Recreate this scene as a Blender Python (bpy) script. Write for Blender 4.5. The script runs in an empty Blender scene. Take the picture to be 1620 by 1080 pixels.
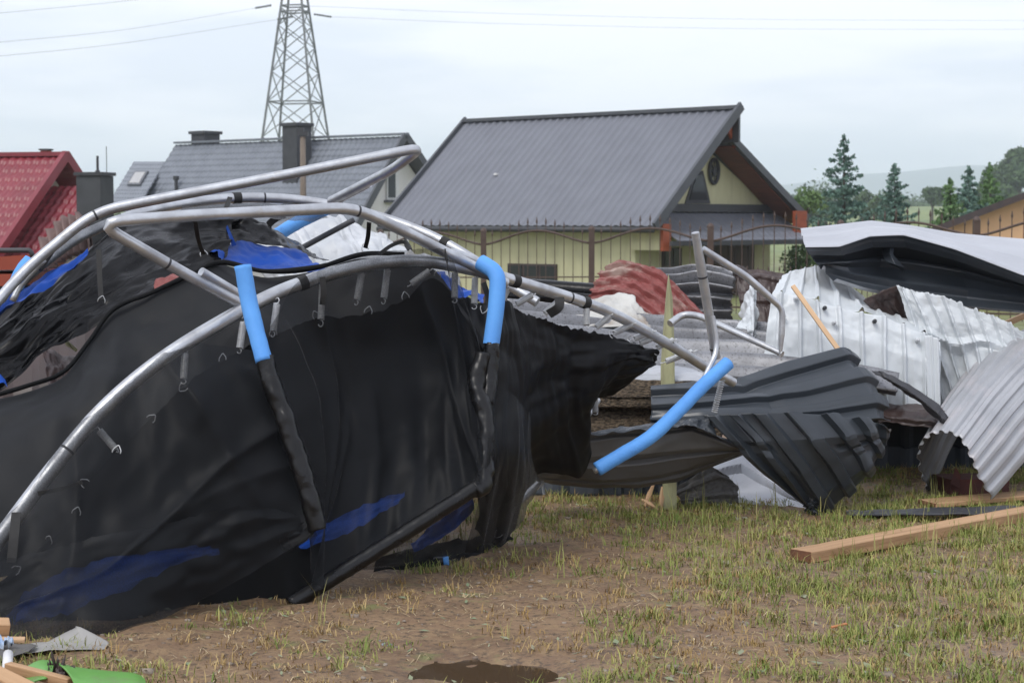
import bpy, math, random
import numpy as np
from mathutils import Vector, Matrix, noise as mnoise

random.seed(7); rng = np.random.default_rng(7)
S = bpy.context.scene
COL = S.collection
R = math.radians

# ------------------------------------------------------------------ camera
CAM_H, FPX, HORIZ = 1.25, 3000.0, 350.0
PITCH = math.atan((540 - HORIZ) / FPX)
cam = bpy.data.cameras.new('camera'); camo = bpy.data.objects.new('camera', cam); COL.objects.link(camo)
cam.sensor_width = 36.0; cam.lens = 36.0 * FPX / 1620.0
cam.clip_start = 0.1; cam.clip_end = 12000
camo.location = (0, 0, CAM_H); camo.rotation_euler = (math.pi / 2 - PITCH, 0, 0)
cam.dof.use_dof = True; cam.dof.focus_distance = 6.8; cam.dof.aperture_fstop = 10.0
S.camera = camo

# ------------------------------------------------------------------ sky, sun, exposure
SUN_EL, SUN_AZ = R(52), R(-35)          # sun behind the clouds, behind and to the left of the camera
W = bpy.data.worlds.new('World'); S.world = W; W.use_nodes = True
wn, wl = W.node_tree.nodes, W.node_tree.links
wn.clear()
wout = wn.new('ShaderNodeOutputWorld')
sky = wn.new('ShaderNodeTexSky'); sky.sky_type = 'NISHITA'; sky.sun_disc = False
sky.sun_elevation = SUN_EL; sky.sun_rotation = math.pi - SUN_AZ
bg1 = wn.new('ShaderNodeBackground'); bg1.inputs['Strength'].default_value = 0.1
wl.new(sky.outputs[0], bg1.inputs[0])
tc = wn.new('ShaderNodeTexCoord'); mp = wn.new('ShaderNodeMapping')
mp.inputs['Scale'].default_value = (1.6, 1.6, 9.0)
wl.new(tc.outputs['Generated'], mp.inputs[0])
nz = wn.new('ShaderNodeTexNoise'); nz.inputs['Scale'].default_value = 2.6; nz.inputs['Detail'].default_value = 5; nz.inputs['Roughness'].default_value = 0.5
wl.new(mp.outputs[0], nz.inputs[0])
cr = wn.new('ShaderNodeValToRGB'); e = cr.color_ramp.elements
e[0].position = 0.43; e[0].color = (0.66, 0.70, 0.81, 1)
e[1].position = 0.57; e[1].color = (0.84, 0.85, 0.935, 1)
wl.new(nz.outputs[0], cr.inputs[0])
bg2 = wn.new('ShaderNodeBackground'); bg2.inputs['Strength'].default_value = 1.16
wl.new(cr.outputs[0], bg2.inputs[0])
mx = wn.new('ShaderNodeMixShader'); mx.inputs[0].default_value = 0.9
wl.new(bg1.outputs[0], mx.inputs[1]); wl.new(bg2.outputs[0], mx.inputs[2]); wl.new(mx.outputs[0], wout.inputs[0])

sun = bpy.data.lights.new('sun', 'SUN'); suno = bpy.data.objects.new('sun', sun); COL.objects.link(suno)
sun.energy = 1.45; sun.angle = R(25); sun.color = (1.0, 0.96, 0.90)
suno.rotation_euler = (math.pi / 2 - SUN_EL, 0, SUN_AZ)

vs = S.view_settings
vs.view_transform = 'Standard'; vs.look = 'None'; vs.gamma = 1; vs.use_curve_mapping = False; vs.exposure = 0.38
S.cycles.max_bounces = 8; S.cycles.transparent_max_bounces = 12; S.cycles.use_denoising = True
S.cycles.volume_bounces = 3

# ------------------------------------------------------------------ helpers
_cp, _sp = math.cos(PITCH), math.sin(PITCH)
def P(px, py, Y):
    """point of the place seen at photo pixel px,py that stands Y metres ahead of the camera"""
    x = (px - 810) / FPX; y = (540 - py) / FPX
    dy = _cp + y * _sp; dz = -_sp + y * _cp
    t = Y / dy
    return np.array([x * t, Y, CAM_H + dz * t])
def G(px, py, z=0.0):
    x = (px - 810) / FPX; y = (540 - py) / FPX
    dy = _cp + y * _sp; dz = -_sp + y * _cp
    t = (z - CAM_H) / dz
    return np.array([x * t, dy * t, z])
def PP(*pts): return [P(*p) for p in pts]

ORG = {}
def tag(o, label=None, cat=None, group=None, kind=None):
    if label: o['label'] = label
    if cat: o['category'] = cat
    if group: o['group'] = group
    if kind: o['kind'] = kind
    return o
def thing(name, loc, label, cat, group=None):
    o = bpy.data.objects.new(name, None); COL.objects.link(o)
    o.empty_display_size = 0.1
    o.location = tuple(float(c) for c in loc); ORG[o.name] = np.array(loc, float)
    return tag(o, label, cat, group)

class MB:
    def __init__(s): s.v = []; s.f = []; s.m = []; s.n = 0
    def add(s, v, f, m=0):
        v = np.asarray(v, float).reshape(-1, 3)
        s.v.append(v); s.f += [tuple(int(i) + s.n for i in q) for q in f]; s.m += [m] * len(f); s.n += len(v)
        return s
    def box(s, c, ax, ay, az, m=0):
        """c centre, three half-axis vectors"""
        c = np.asarray(c, float); ax = np.asarray(ax, float); ay = np.asarray(ay, float); az = np.asarray(az, float)
        if np.dot(np.cross(ax, ay), az) < 0: ax = -ax
        v = [c + i * ax + j * ay + k * az for k in (-1, 1) for j in (-1, 1) for i in (-1, 1)]
        return s.add(v, [(0, 2, 3, 1), (4, 5, 7, 6), (0, 1, 5, 4), (2, 6, 7, 3), (0, 4, 6, 2), (1, 3, 7, 5)], m)
    def bar(s, a, b, w, h, up=(0, 0, 1), m=0):
        a = np.asarray(a, float); b = np.asarray(b, float); d = b - a; L = np.linalg.norm(d); d = d / L
        u = np.asarray(up, float)
        if abs(np.dot(u, d)) > 0.98: u = np.array([0, 1.0, 0])
        r = np.cross(d, u); r /= np.linalg.norm(r); u = np.cross(r, d)
        return s.box((a + b) / 2, r * w / 2, d * L / 2, u * h / 2, m)
    def tube(s, pts, r, seg=10, m=0, cap=True):
        pts = np.asarray(pts, float); n = len(pts)
        rr = np.full(n, r, float) if np.isscalar(r) else np.asarray(r, float)
        T = np.gradient(pts, axis=0); T /= np.linalg.norm(T, axis=1)[:, None] + 1e-12
        u = np.array([0, 0, 1.0]) if abs(T[0][2]) < 0.9 else np.array([1.0, 0, 0])
        V = []
        for i in range(n):
            u = u - np.dot(u, T[i]) * T[i]; u /= np.linalg.norm(u)
            w = np.cross(T[i], u)
            for k in range(seg):
                a = 2 * math.pi * k / seg
                V.append(pts[i] + rr[i] * (math.cos(a) * u + math.sin(a) * w))
        F = [(i * seg + k, i * seg + (k + 1) % seg, (i + 1) * seg + (k + 1) % seg, (i + 1) * seg + k) for i in range(n - 1) for k in range(seg)]
        if cap: F += [tuple(range(seg - 1, -1, -1)), tuple((n - 1) * seg + k for k in range(seg))]
        return s.add(V, F, m)
    def poly(s, pts, th, n=None, m=0):
        """flat polygon given a thickness th away from its normal"""
        p = np.asarray(pts, float)
        if n is None:
            n = np.cross(p[1] - p[0], p[2] - p[0]); n /= np.linalg.norm(n)
        n = np.asarray(n, float); k = len(p)
        area = sum(np.dot(np.cross(p[i] - p[0], p[(i + 1) % k] - p[0]), n) for i in range(k))
        if area < 0: p = p[::-1]
        v = np.vstack([p, p - n * th])
        f = [tuple(range(k)), tuple(range(2 * k - 1, k - 1, -1))] + [(i, k + i, k + (i + 1) % k, (i + 1) % k) for i in range(k)]
        return s.add(v, f, m)
    def build(s, name, mats, parent=None, smooth=False, auto=None):
        v = np.vstack(s.v); lo, hi = v.min(0), v.max(0)
        c = np.array([(lo[0] + hi[0]) / 2, (lo[1] + hi[1]) / 2, lo[2]])
        me = bpy.data.meshes.new(name); me.from_pydata((v - c).tolist(), [], s.f)
        if not isinstance(mats, (list, tuple)): mats = [mats]
        for m in mats: me.materials.append(m)
        if any(s.m): me.polygons.foreach_set('material_index', s.m)
        if smooth: me.polygons.foreach_set('use_smooth', [True] * len(me.polygons))
        me.update()
        o = bpy.data.objects.new(name, me); COL.objects.link(o)
        if smooth and auto:
            me.set_sharp_from_angle(angle=R(auto))
        ORG[o.name] = c
        if parent is not None:
            o.parent = parent; o.location = tuple(c - ORG[parent.name])
        else: o.location = tuple(c)
        return o

def crom(pts, n, closed=False):
    """Catmull-Rom through control points (k,...) -> n samples, evenly over the parameter"""
    p = np.asarray(pts, float); k = len(p)
    if k == 2:
        t = np.linspace(0, 1, n).reshape((-1,) + (1,) * (p.ndim - 1)); return p[0] * (1 - t) + p[1] * t
    q = np.concatenate([(2 * p[0] - p[1])[None], p, (2 * p[-1] - p[-2])[None]])
    t = np.linspace(0, k - 1, n); i = np.minimum(t.astype(int), k - 2); f = (t - i).reshape((-1,) + (1,) * (p.ndim - 1))
    a, b, c, d = q[i], q[i + 1], q[i + 2], q[i + 3]
    return 0.5 * ((2 * b) + (-a + c) * f + (2 * a - 5 * b + 4 * c - d) * f ** 2 + (-a + 3 * b - 3 * c + d) * f ** 3)
def even(pts, step):
    """re-space a dense polyline"""
    p = np.asarray(pts, float); d = np.r_[0, np.cumsum(np.linalg.norm(np.diff(p, axis=0), axis=1))]
    n = max(2, int(d[-1] / step) + 1); t = np.linspace(0, d[-1], n)
    return np.stack([np.interp(t, d, p[:, j]) for j in range(3)], 1)
def pipe_path(pts, rad=0.07):
    """straight runs joined by rounded bends"""
    p = [np.asarray(q, float) for q in pts]; out = [p[0]]
    for i in range(1, len(p) - 1):
        a, b, c = p[i - 1], p[i], p[i + 1]
        la, lc = np.linalg.norm(a - b), np.linalg.norm(c - b)
        r = min(rad, la * 0.45, lc * 0.45)
        s, e2 = b + (a - b) / la * r, b + (c - b) / lc * r
        for t in np.linspace(0, 1, 9): out.append((1 - t) ** 2 * s + 2 * t * (1 - t) * b + t * t * e2)
    out.append(p[-1]); return np.array(out)

def trap(x, flat=0.5, side=0.12):
    """trapezoid rib profile: rib in the middle of every period"""
    x = x % 1.0; a = abs(x - 0.5)
    return np.clip((flat / 2 + side - a) / side, 0, 1)
def fbm(p, sc, oct=3, seed=0.0):
    return np.array([mnoise.fractal(Vector((q[0] * sc[0] + seed, q[1] * sc[1] + seed * 1.7, q[2] * sc[2])), 1.0, 2.0, oct) for q in p])

def lerp_(p, n):
    p = np.asarray(p, float); k = len(p); t = np.linspace(0, k - 1, n); i = np.minimum(t.astype(int), k - 2); f = (t - i).reshape((-1,) + (1,) * (p.ndim - 1)); return p[i] * (1 - f) + p[i + 1] * f
def grid(ctrl, nu, nv, prof=None, wob=0.0, wsc=2.0, wuv=None, seed=0.0, jag=0.0, jagedges='', lin=0.0):
    """ctrl: rows of (px,py,Y); returns a dense grid (nv,nu,3), displaced along its normal by prof(u,v)"""
    C = np.array([[P(*q) for q in row] for row in ctrl])
    A = crom(C, nv); A = np.swapaxes(crom(np.swapaxes(A, 0, 1), nu), 0, 1)
    if lin:
        J = np.random.default_rng(int(abs(C[0, 0, 0]) * 1000) % 9999).normal(size=C.shape[:2]) * 0.012; J[0] = J[-1] = 0
        C2 = C + J[:, :, None] * np.array([0, 1.0, 0.3])
        B2 = lerp_(C2, nv); B2 = np.swapaxes(lerp_(np.swapaxes(B2, 0, 1), nu), 0, 1); A = A * (1 - lin) + B2 * lin
    du = np.gradient(A, axis=1); dv = np.gradient(A, axis=0)
    N = np.cross(du, dv); N /= np.linalg.norm(N, axis=2)[:, :, None] + 1e-9
    if np.sum((np.array([0, 0, CAM_H]) - A) * N) < 0: N = -N
    u, v = np.meshgrid(np.linspace(0, 1, nu), np.linspace(0, 1, nv))
    h = np.zeros_like(u)
    if prof is not None: h = h + prof(u, v)
    if wob:
        h = h + wob * fbm(A.reshape(-1, 3), (wsc, wsc, wsc), 3, seed).reshape(h.shape)
    if wuv:
        for (su, sv, am, sd) in wuv:
            q = np.stack([u.ravel() * su, v.ravel() * sv, np.full(u.size, sd)], 1)
            h = h + am * fbm(q, (1, 1, 1), 3, sd).reshape(h.shape)
    B = A + N * h[:, :, None]
    if jag:
        for ed in jagedges:
            k = nu if ed in 'tb' else nv
            w = np.array([mnoise.fractal(Vector((i * 0.35 + seed, 3.1, ord(ed))), 1, 2, 3) for i in range(k)]) * jag
            if ed == 't': B[0] += (B[0] - B[3]) / (np.linalg.norm(B[0] - B[3], axis=1)[:, None] + 1e-6) * w[:, None]
            if ed == 'b': B[-1] += (B[-1] - B[-4]) / (np.linalg.norm(B[-1] - B[-4], axis=1)[:, None] + 1e-6) * w[:, None]
            if ed == 'l': B[:, 0] += (B[:, 0] - B[:, 3]) / (np.linalg.norm(B[:, 0] - B[:, 3], axis=1)[:, None] + 1e-6) * w[:, None]
            if ed == 'r': B[:, -1] += (B[:, -1] - B[:, -4]) / (np.linalg.norm(B[:, -1] - B[:, -4], axis=1)[:, None] + 1e-6) * w[:, None]
    return B
def gfaces(nu, nv, B):
    F = [(j * nu + i, j * nu + i + 1, (j + 1) * nu + i + 1, (j + 1) * nu + i) for j in range(nv - 1) for i in range(nu - 1)]
    v = B.reshape(-1, 3); n = 0.0
    for q in F[::max(1, len(F) // 400)]:
        a, b, c = v[q[0]], v[q[1]], v[q[2]]
        n += np.dot(np.cross(b - a, c - a), np.array([0, 0, CAM_H]) - a)
    return F if n > 0 else [q[::-1] for q in F]
def surf(mb, ctrl, nu, nv, m=0, **k):
    B = grid(ctrl, nu, nv, **k); mb.add(B.reshape(-1, 3), gfaces(nu, nv, B), m); return B
def solid(o, th=0.0015, backmat=False):
    md = o.modifiers.new('thickness', 'SOLIDIFY'); md.thickness = th; md.offset = -1
    md.use_rim = True
    if backmat: md.material_offset = 1; md.material_offset_rim = 0
    return o

# ------------------------------------------------------------------ materials
def new_mat(name):
    m = bpy.data.materials.new(name); m.use_nodes = True
    nt = m.node_tree; b = nt.nodes['Principled BSDF']; return m, nt, b
def pm(name, c1, c2=None, scale=8.0, rough=0.6, metal=0.0, bump=0.0, bscale=40.0, rough2=None, lo=0.35, hi=0.65, stretch=(1, 1, 1), spec=0.5,
       c3=None, s3=2.0, lo3=0.55, hi3=0.7, bdist=0.01):
    m, nt, b = new_mat(name); N, L = nt.nodes, nt.links
    b.inputs['Roughness'].default_value = rough; b.inputs['Metallic'].default_value = metal
    b.inputs['Specular IOR Level'].default_value = spec
    if c2 is None: c2 = tuple(x * 0.8 for x in c1)
    t = N.new('ShaderNodeTexCoord'); mpn = N.new('ShaderNodeMapping'); mpn.inputs['Scale'].default_value = stretch
    L.new(t.outputs['Object'], mpn.inputs[0])
    n = N.new('ShaderNodeTexNoise'); n.inputs['Scale'].default_value = scale; n.inputs['Detail'].default_value = 6
    L.new(mpn.outputs[0], n.inputs[0])
    r = N.new('ShaderNodeMapRange'); r.inputs[1].default_value = lo; r.inputs[2].default_value = hi
    L.new(n.outputs[0], r.inputs[0])
    mixc = N.new('ShaderNodeMix'); mixc.data_type = 'RGBA'
    mixc.inputs[6].default_value = (*c1, 1); mixc.inputs[7].default_value = (*c2, 1)
    L.new(r.outputs[0], mixc.inputs[0]); out = mixc.outputs[2]
    if c3 is not None:
        n3 = N.new('ShaderNodeTexNoise'); n3.inputs['Scale'].default_value = s3; n3.inputs['Detail'].default_value = 8; n3.inputs['Roughness'].default_value = 0.65
        L.new(mpn.outputs[0], n3.inputs[0])
        r3 = N.new('ShaderNodeMapRange'); r3.inputs[1].default_value = lo3; r3.inputs[2].default_value = hi3; L.new(n3.outputs[0], r3.inputs[0])
        m3 = N.new('ShaderNodeMix'); m3.data_type = 'RGBA'; L.new(r3.outputs[0], m3.inputs[0]); L.new(out, m3.inputs[6]); m3.inputs[7].default_value = (*c3, 1)
        out = m3.outputs[2]
    L.new(out, b.inputs['Base Color'])
    if rough2 is not None:
        rr = N.new('ShaderNodeMapRange'); rr.inputs[3].default_value = rough; rr.inputs[4].default_value = rough2
        L.new(n.outputs[0], rr.inputs[0]); rr.inputs[1].default_value = lo; rr.inputs[2].default_value = hi; L.new(rr.outputs[0], b.inputs['Roughness'])
    if bump:
        bn = N.new('ShaderNodeTexNoise'); bn.inputs['Scale'].default_value = bscale; bn.inputs['Detail'].default_value = 4
        L.new(mpn.outputs[0], bn.inputs[0])
        bp = N.new('ShaderNodeBump'); bp.inputs['Strength'].default_value = bump; bp.inputs['Distance'].default_value = bdist
        L.new(bn.outputs[0], bp.inputs['Height']); L.new(bp.outputs[0], b.inputs['Normal'])
    return m

M = {}
M['pipe'] = pm('galvanised_pipe', (0.56, 0.58, 0.60), (0.40, 0.41, 0.43), 14, 0.36, 0.8, 0.12, 60, 0.52, c3=(0.36, 0.33, 0.29), s3=9, lo3=0.6, hi3=0.75)
M['steel'] = pm('zinc_steel', (0.62, 0.64, 0.65), (0.50, 0.51, 0.52), 60, 0.35, 0.35)
M['galv'] = pm('galvanised_sheet', (0.27, 0.275, 0.29), (0.17, 0.172, 0.18), 5, 0.36, 0.5, 0.01, 60, 0.5, c3=(0.07, 0.068, 0.068), s3=90, lo3=0.52, hi3=0.70)  # speckled zinc, darkened further to imitate the dark heap mirrored in it
M['ltgalv'] = pm('pale_galvanised_sheet', (0.56, 0.58, 0.60), (0.44, 0.46, 0.48), 5, 0.5, 0.2, 0.12, 14, 0.6, c3=(0.36, 0.37, 0.39), s3=12, lo3=0.58, hi3=0.75)
M['white'] = pm('white_painted_sheet', (0.60, 0.635, 0.655), (0.54, 0.575, 0.595), 4, 0.42, 0.0, 0.08, 12, c3=(0.50, 0.49, 0.46), s3=14, lo3=0.64, hi3=0.8)
M['char'] = pm('charcoal_painted_sheet', (0.040, 0.048, 0.058), (0.031, 0.038, 0.046), 3, 0.30, 0.0, 0.03, 8, 0.42, spec=0.45, c3=(0.045, 0.047, 0.05), s3=16, lo3=0.62, hi3=0.8)
M['charback'] = pm('grey_primer_back', (0.105, 0.10, 0.094), (0.08, 0.077, 0.072), 3, 0.55, 0.0, 0.05, 12)
M['ltback'] = pm('light_grey_back', (0.68, 0.70, 0.75), (0.60, 0.62, 0.67), 3, 0.45, 0.1, 0.05, 10)
M['topgrey'] = pm('pale_grey_back', (0.43, 0.445, 0.475), (0.37, 0.385, 0.415), 3, 0.42, 0.1, 0.06, 8)
M['redsheet'] = pm('weathered_red_sheet', (0.24, 0.055, 0.05), (0.17, 0.05, 0.042), 9, 0.6, 0.0, 0.2, 20, c3=(0.34, 0.25, 0.21), s3=6, lo3=0.50, hi3=0.62, stretch=(0.45, 1, 1))
M['brown'] = pm('dark_brown_sheet', (0.055, 0.034, 0.03), (0.035, 0.024, 0.022), 5, 0.45, 0.0, 0.1, 12)
M['maroon'] = pm('weathered_maroon_sheet', (0.16, 0.10, 0.09), (0.09, 0.06, 0.055), 7, 0.6, 0.0, 0.1, 20, c3=(0.28, 0.21, 0.18), s3=12)
M['foam'] = pm('blue_foam', (0.115, 0.35, 0.78), (0.10, 0.31, 0.73), 8, 0.6, 0.0, 0.35, 90, spec=0.3, bdist=0.004, c3=(0.09, 0.22, 0.46), s3=15, lo3=0.60, hi3=0.78)
M['pad'] = pm('blue_vinyl', (0.004, 0.062, 0.36), (0.003, 0.045, 0.27), 4, 0.45, 0.0, 0.1, 14, spec=0.2)
M['mat'] = pm('black_woven_mat', (0.0075, 0.008, 0.009), (0.006, 0.0065, 0.007), 4, 0.65, 0.0, 0.1, 300, spec=0.10, bdist=0.002)
M['far'] = pm('black_net_double', (0.0115, 0.0125, 0.0145), (0.0085, 0.0095, 0.011), 2.5, 0.6, 0.0, 0.1, 300, spec=0.22, bdist=0.002)
M['tarp'] = pm('black_glossy_tarp', (0.006, 0.0062, 0.007), (0.005, 0.005, 0.0055), 4, 0.2, 0.0, 0.18, 22, 0.38, bdist=0.010, spec=0.24)
M['matsheen'] = pm('black_shiny_mat', (0.0075, 0.008, 0.009), (0.006, 0.006, 0.007), 4, 0.36, 0.0, 0.1, 120, 0.6, bdist=0.003, spec=0.15)
M['sleeve'] = pm('black_vinyl_sleeve', (0.006, 0.006, 0.0065), (0.005, 0.005, 0.005), 8, 0.24, 0.0, 0.2, 26, 0.36, spec=0.35)
M['strap'] = pm('black_webbing', (0.012, 0.012, 0.012), (0.018, 0.018, 0.018), 60, 0.75)
M['wood'] = pm('fresh_sawn_wood', (0.47, 0.29, 0.155), (0.34, 0.20, 0.10), 14, 0.7, 0.0, 0.3, 40, stretch=(0.12, 2.2, 2.2), c3=(0.22, 0.12, 0.06), s3=10, lo3=0.58, hi3=0.7)
M['oldwood'] = pm('grey_green_wood', (0.36, 0.36, 0.20), (0.26, 0.25, 0.14), 10, 0.8, 0.0, 0.25, 50, stretch=(3, 3, 0.3))
M['lath'] = pm('pale_pine', (0.62, 0.42, 0.25), (0.50, 0.32, 0.18), 12, 0.7, stretch=(0.2, 3, 3))
M['endwood'] = pm('dark_end_grain', (0.20, 0.09, 0.045), (0.12, 0.055, 0.03), 40, 0.85, 0, 0.2, 80)
M['straw'] = pm('coarse_brown_fibre', (0.20, 0.15, 0.10), (0.05, 0.038, 0.027), 55, 0.95, 0.0, 1.0, 75, lo=0.4, hi=0.6, stretch=(1, 1, 2.5), bdist=0.03)
M['green'] = pm('green_plastic', (0.14, 0.36, 0.07), (0.11, 0.30, 0.055), 3, 0.42, 0, 0.05, 20, c3=(0.16, 0.20, 0.09), s3=8, lo3=0.55, hi3=0.75)
M['litter'] = pm('crumpled_foil', (0.35, 0.42, 0.46), (0.1, 0.12, 0.14), 30, 0.35, 0.3)

def net_mat(name, alpha, c=(0.0085, 0.0098, 0.012)):
    m, nt, b = new_mat(name); N, L = nt.nodes, nt.links
    b.inputs['Base Color'].default_value = (*c, 1); b.inputs['Roughness'].default_value = 0.5
    b.inputs['Specular IOR Level'].default_value = 0.20
    b.inputs['Sheen Weight'].default_value = 0.10; b.inputs['Sheen Roughness'].default_value = 0.35
    t = N.new('ShaderNodeTexCoord')
    n = N.new('ShaderNodeTexNoise'); n.inputs['Scale'].default_value = 3; n.inputs['Detail'].default_value = 3; L.new(t.outputs['Object'], n.inputs[0])
    w = N.new('ShaderNodeTexNoise'); w.inputs['Scale'].default_value = 210; w.inputs['Detail'].default_value = 1; L.new(t.outputs['Object'], w.inputs[0])
    a1 = N.new('ShaderNodeMath'); a1.operation = 'MULTIPLY_ADD'; a1.inputs[1].default_value = 0.14; a1.inputs[2].default_value = alpha - 0.07 - 0.20; L.new(n.outputs[0], a1.inputs[0])
    a2 = N.new('ShaderNodeMath'); a2.operation = 'MULTIPLY_ADD'; a2.inputs[1].default_value = 0.40; L.new(w.outputs[0], a2.inputs[0]); L.new(a1.outputs[0], a2.inputs[2])
    # woven mesh closes up when seen at a slant
    lw = N.new('ShaderNodeLayerWeight'); lw.inputs[0].default_value = 0.35
    a3 = N.new('ShaderNodeMath'); a3.operation = 'MULTIPLY_ADD'; a3.inputs[1].default_value = 0.25; L.new(lw.outputs['Facing'], a3.inputs[0]); L.new(a2.outputs[0], a3.inputs[2]); a3.use_clamp = True
    L.new(a3.outputs[0], b.inputs['Alpha'])
    return m
M['net'] = net_mat('black_safety_net', 0.50)
M['netthin'] = net_mat('thin_black_net', 0.46)

# ------------------------------------------------------------------ the ground
PUD = G(772, 1060)
def terrain(x, y):
    z = np.zeros_like(x)
    t = np.clip((y - 16) / 26, 0, 1); z = z - 0.85 * t * t * (3 - 2 * t)
    t = np.clip((y - 120) / 330, 0, 1); z = z + 5.5 * t * t * (3 - 2 * t)
    t = np.clip((y - 650) / 700, 0, 1); z = z - 8 * t * t * (3 - 2 * t)
    return z
def near_relief(x, y):
    return -0.036 * np.exp(-(((x - PUD[0]) / 0.23) ** 2 + ((y - PUD[1]) / 0.13) ** 2) ** 1.5)
xs = np.r_[-6000, -4000, -2200, -1200, -700, -400, -220, -120, -70, -40, -25, -15, -10, -7, np.arange(-5, -2.6, 0.2), np.arange(-2.6, 3.6, 0.035), np.arange(3.6, 6, 0.2), 7, 10, 15, 25, 40, 70, 120, 220, 400, 700, 1200, 2200, 4000, 6000]
ys = np.r_[-60, -20, -5, 0, 2, 3.5, np.arange(4.4, 9.5, 0.035), np.arange(9.5, 14, 0.15), np.arange(14, 45, 2), 50, 60, 75, 95, 120, 150, 180, 215, 250, 290, 330, 380, 440, 520, 620, 720, 850, 1000, 1200, 1500, 2000, 2600, 3300, 4300, 5700]
gx, gy = np.meshgrid(xs, ys); gz = terrain(gx, gy) + near_relief(gx, gy)
fine = (gx > -2.7) & (gx < 3.7) & (gy > 4.3) & (gy < 12)
rel = np.zeros_like(gz)
idx = np.argwhere(fine)
for (j, i) in idx:
    x, y = gx[j, i], gy[j, i]
    rel[j, i] = 0.016 * mnoise.fractal(Vector((x * 2.2, y * 2.2, 0)), 1, 2, 3) + 0.007 * mnoise.fractal(Vector((x * 11, y * 11, 4)), 1, 2, 2) + 0.016 * mnoise.fractal(Vector((x * 6.5, y * 9, 8)), 1, 2, 3) * math.exp(-(((x - PUD[0]) / 0.35) ** 2 + ((y - PUD[1]) / 0.22) ** 2))
gz = gz + rel
def ground_z(x, y):
    return float(0.016 * mnoise.fractal(Vector((x * 2.2, y * 2.2, 0)), 1, 2, 3) + terrain(np.array(x), np.array(y)) + near_relief(x, y)) if y < 12 else float(terrain(np.array(x), np.array(y)))
nu, nv = len(xs), len(ys)
gm = MB(); gm.add(np.stack([gx, gy, gz], 2).reshape(-1, 3), [(j * nu + i, j * nu + i + 1, (j + 1) * nu + i + 1, (j + 1) * nu + i) for j in range(nv - 1) for i in range(nu - 1)])
m, nt, b = new_mat('muddy_ground'); N, L = nt.nodes, nt.links
geo = N.new('ShaderNodeNewGeometry')
def noi(sc, det=6, rg=0.55, st=(1, 1, 1)):
    mpp = N.new('ShaderNodeMapping'); mpp.inputs['Scale'].default_value = st; L.new(geo.outputs['Position'], mpp.inputs[0])
    n = N.new('ShaderNodeTexNoise'); n.inputs['Scale'].default_value = sc; n.inputs['Detail'].default_value = det; n.inputs['Roughness'].default_value = rg; L.new(mpp.outputs[0], n.inputs[0]); return n.outputs[0]
def rng_(x, a, bb):
    r = N.new('ShaderNodeMapRange'); r.inputs[1].default_value = a; r.inputs[2].default_value = bb; L.new(x, r.inputs[0]); return r.outputs[0]
def mixc(f, a, bb):
    k = N.new('ShaderNodeMix'); k.data_type = 'RGBA'; L.new(f, k.inputs[0])
    for s_, v_ in ((6, a), (7, bb)):
        if isinstance(v_, tuple): k.inputs[s_].default_value = (*v_, 1)
        else: L.new(v_, k.inputs[s_])
    return k.outputs[2]
c = mixc(rng_(noi(1.6), 0.35, 0.65), (0.145, 0.086, 0.047), (0.225, 0.142, 0.082))
c = mixc(rng_(noi(14, 8, 0.7), 0.42, 0.66), c, (0.27, 0.18, 0.095))
c = mixc(rng_(noi(45, 6, 0.7), 0.52, 0.62), c, (0.085, 0.058, 0.036))
c = mixc(rng_(noi(5, 6, 0.65), 0.58, 0.7), c, (0.17, 0.17, 0.06))
sx = N.new('ShaderNodeSeparateXYZ'); L.new(geo.outputs['Position'], sx.inputs[0])
grassy = mixc(rng_(noi(0.9, 8, 0.7), 0.35, 0.65), (0.10, 0.13, 0.035), (0.19, 0.19, 0.07))
c = mixc(rng_(sx.outputs[1], 14.0, 19.0), c, grassy)
fields = mixc(rng_(noi(0.009, 4, 0.5, (1, 2.5, 1)), 0.42, 0.58), (0.22, 0.25, 0.07), (0.12, 0.17, 0.05))
c = mixc(rng_(sx.outputs[1], 90.0, 140.0), c, fields)
L.new(c, b.inputs['Base Color'])
wet = rng_(noi(1.1, 4, 0.5), 0.42, 0.6)
rr = N.new('ShaderNodeMapRange'); rr.inputs[3].default_value = 0.55; rr.inputs[4].default_value = 0.95; L.new(wet, rr.inputs[0]); L.new(rr.outputs[0], b.inputs['Roughness'])
bp = N.new('ShaderNodeBump'); bp.inputs['Strength'].default_value = 0.7; bp.inputs['Distance'].default_value = 0.012
L.new(noi(38, 8, 0.7), bp.inputs['Height']); L.new(bp.outputs[0], b.inputs['Normal'])
tag(gm.build('ground', m, smooth=True), kind='structure')

# far hills, real relief three kilometres off
hx = np.linspace(-3700, 3700, 150); hy = np.linspace(3000, 5600, 40)
HX, HY = np.meshgrid(hx, hy)
prof = np.interp(hx, [-3700, -1690, -420, 350, 600, 740, 985, 1260, 1830, 3700], [98, 84, 80, 78, 92, 112, 134, 128, 136, 118])
HZ = -10 + prof[None, :] * np.exp(-((HY - 4300) / 700) ** 2)
for j in range(HZ.shape[0]):
    for i in range(HZ.shape[1]):
        HZ[j, i] += 9 * math.exp(-((HY[j, i] - 4300) / 900) ** 2) * mnoise.fractal(Vector((HX[j, i] / 420, HY[j, i] / 420, 1)), 1, 2, 4)
hm = MB(); n1 = len(hx); hm.add(np.stack([HX, HY, HZ], 2).reshape(-1, 3), [(j * n1 + i, j * n1 + i + 1, (j + 1) * n1 + i + 1, (j + 1) * n1 + i) for j in range(len(hy) - 1) for i in range(n1 - 1)])
M['forest'] = pm('haze_tinted_hillside', (0.018, 0.045, 0.055), (0.03, 0.06, 0.06), 0.02, 0.95)  # blue of the haze is also put into the woods' base colour
tag(hm.build('hills', M['forest'], smooth=True), kind='structure')

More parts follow.
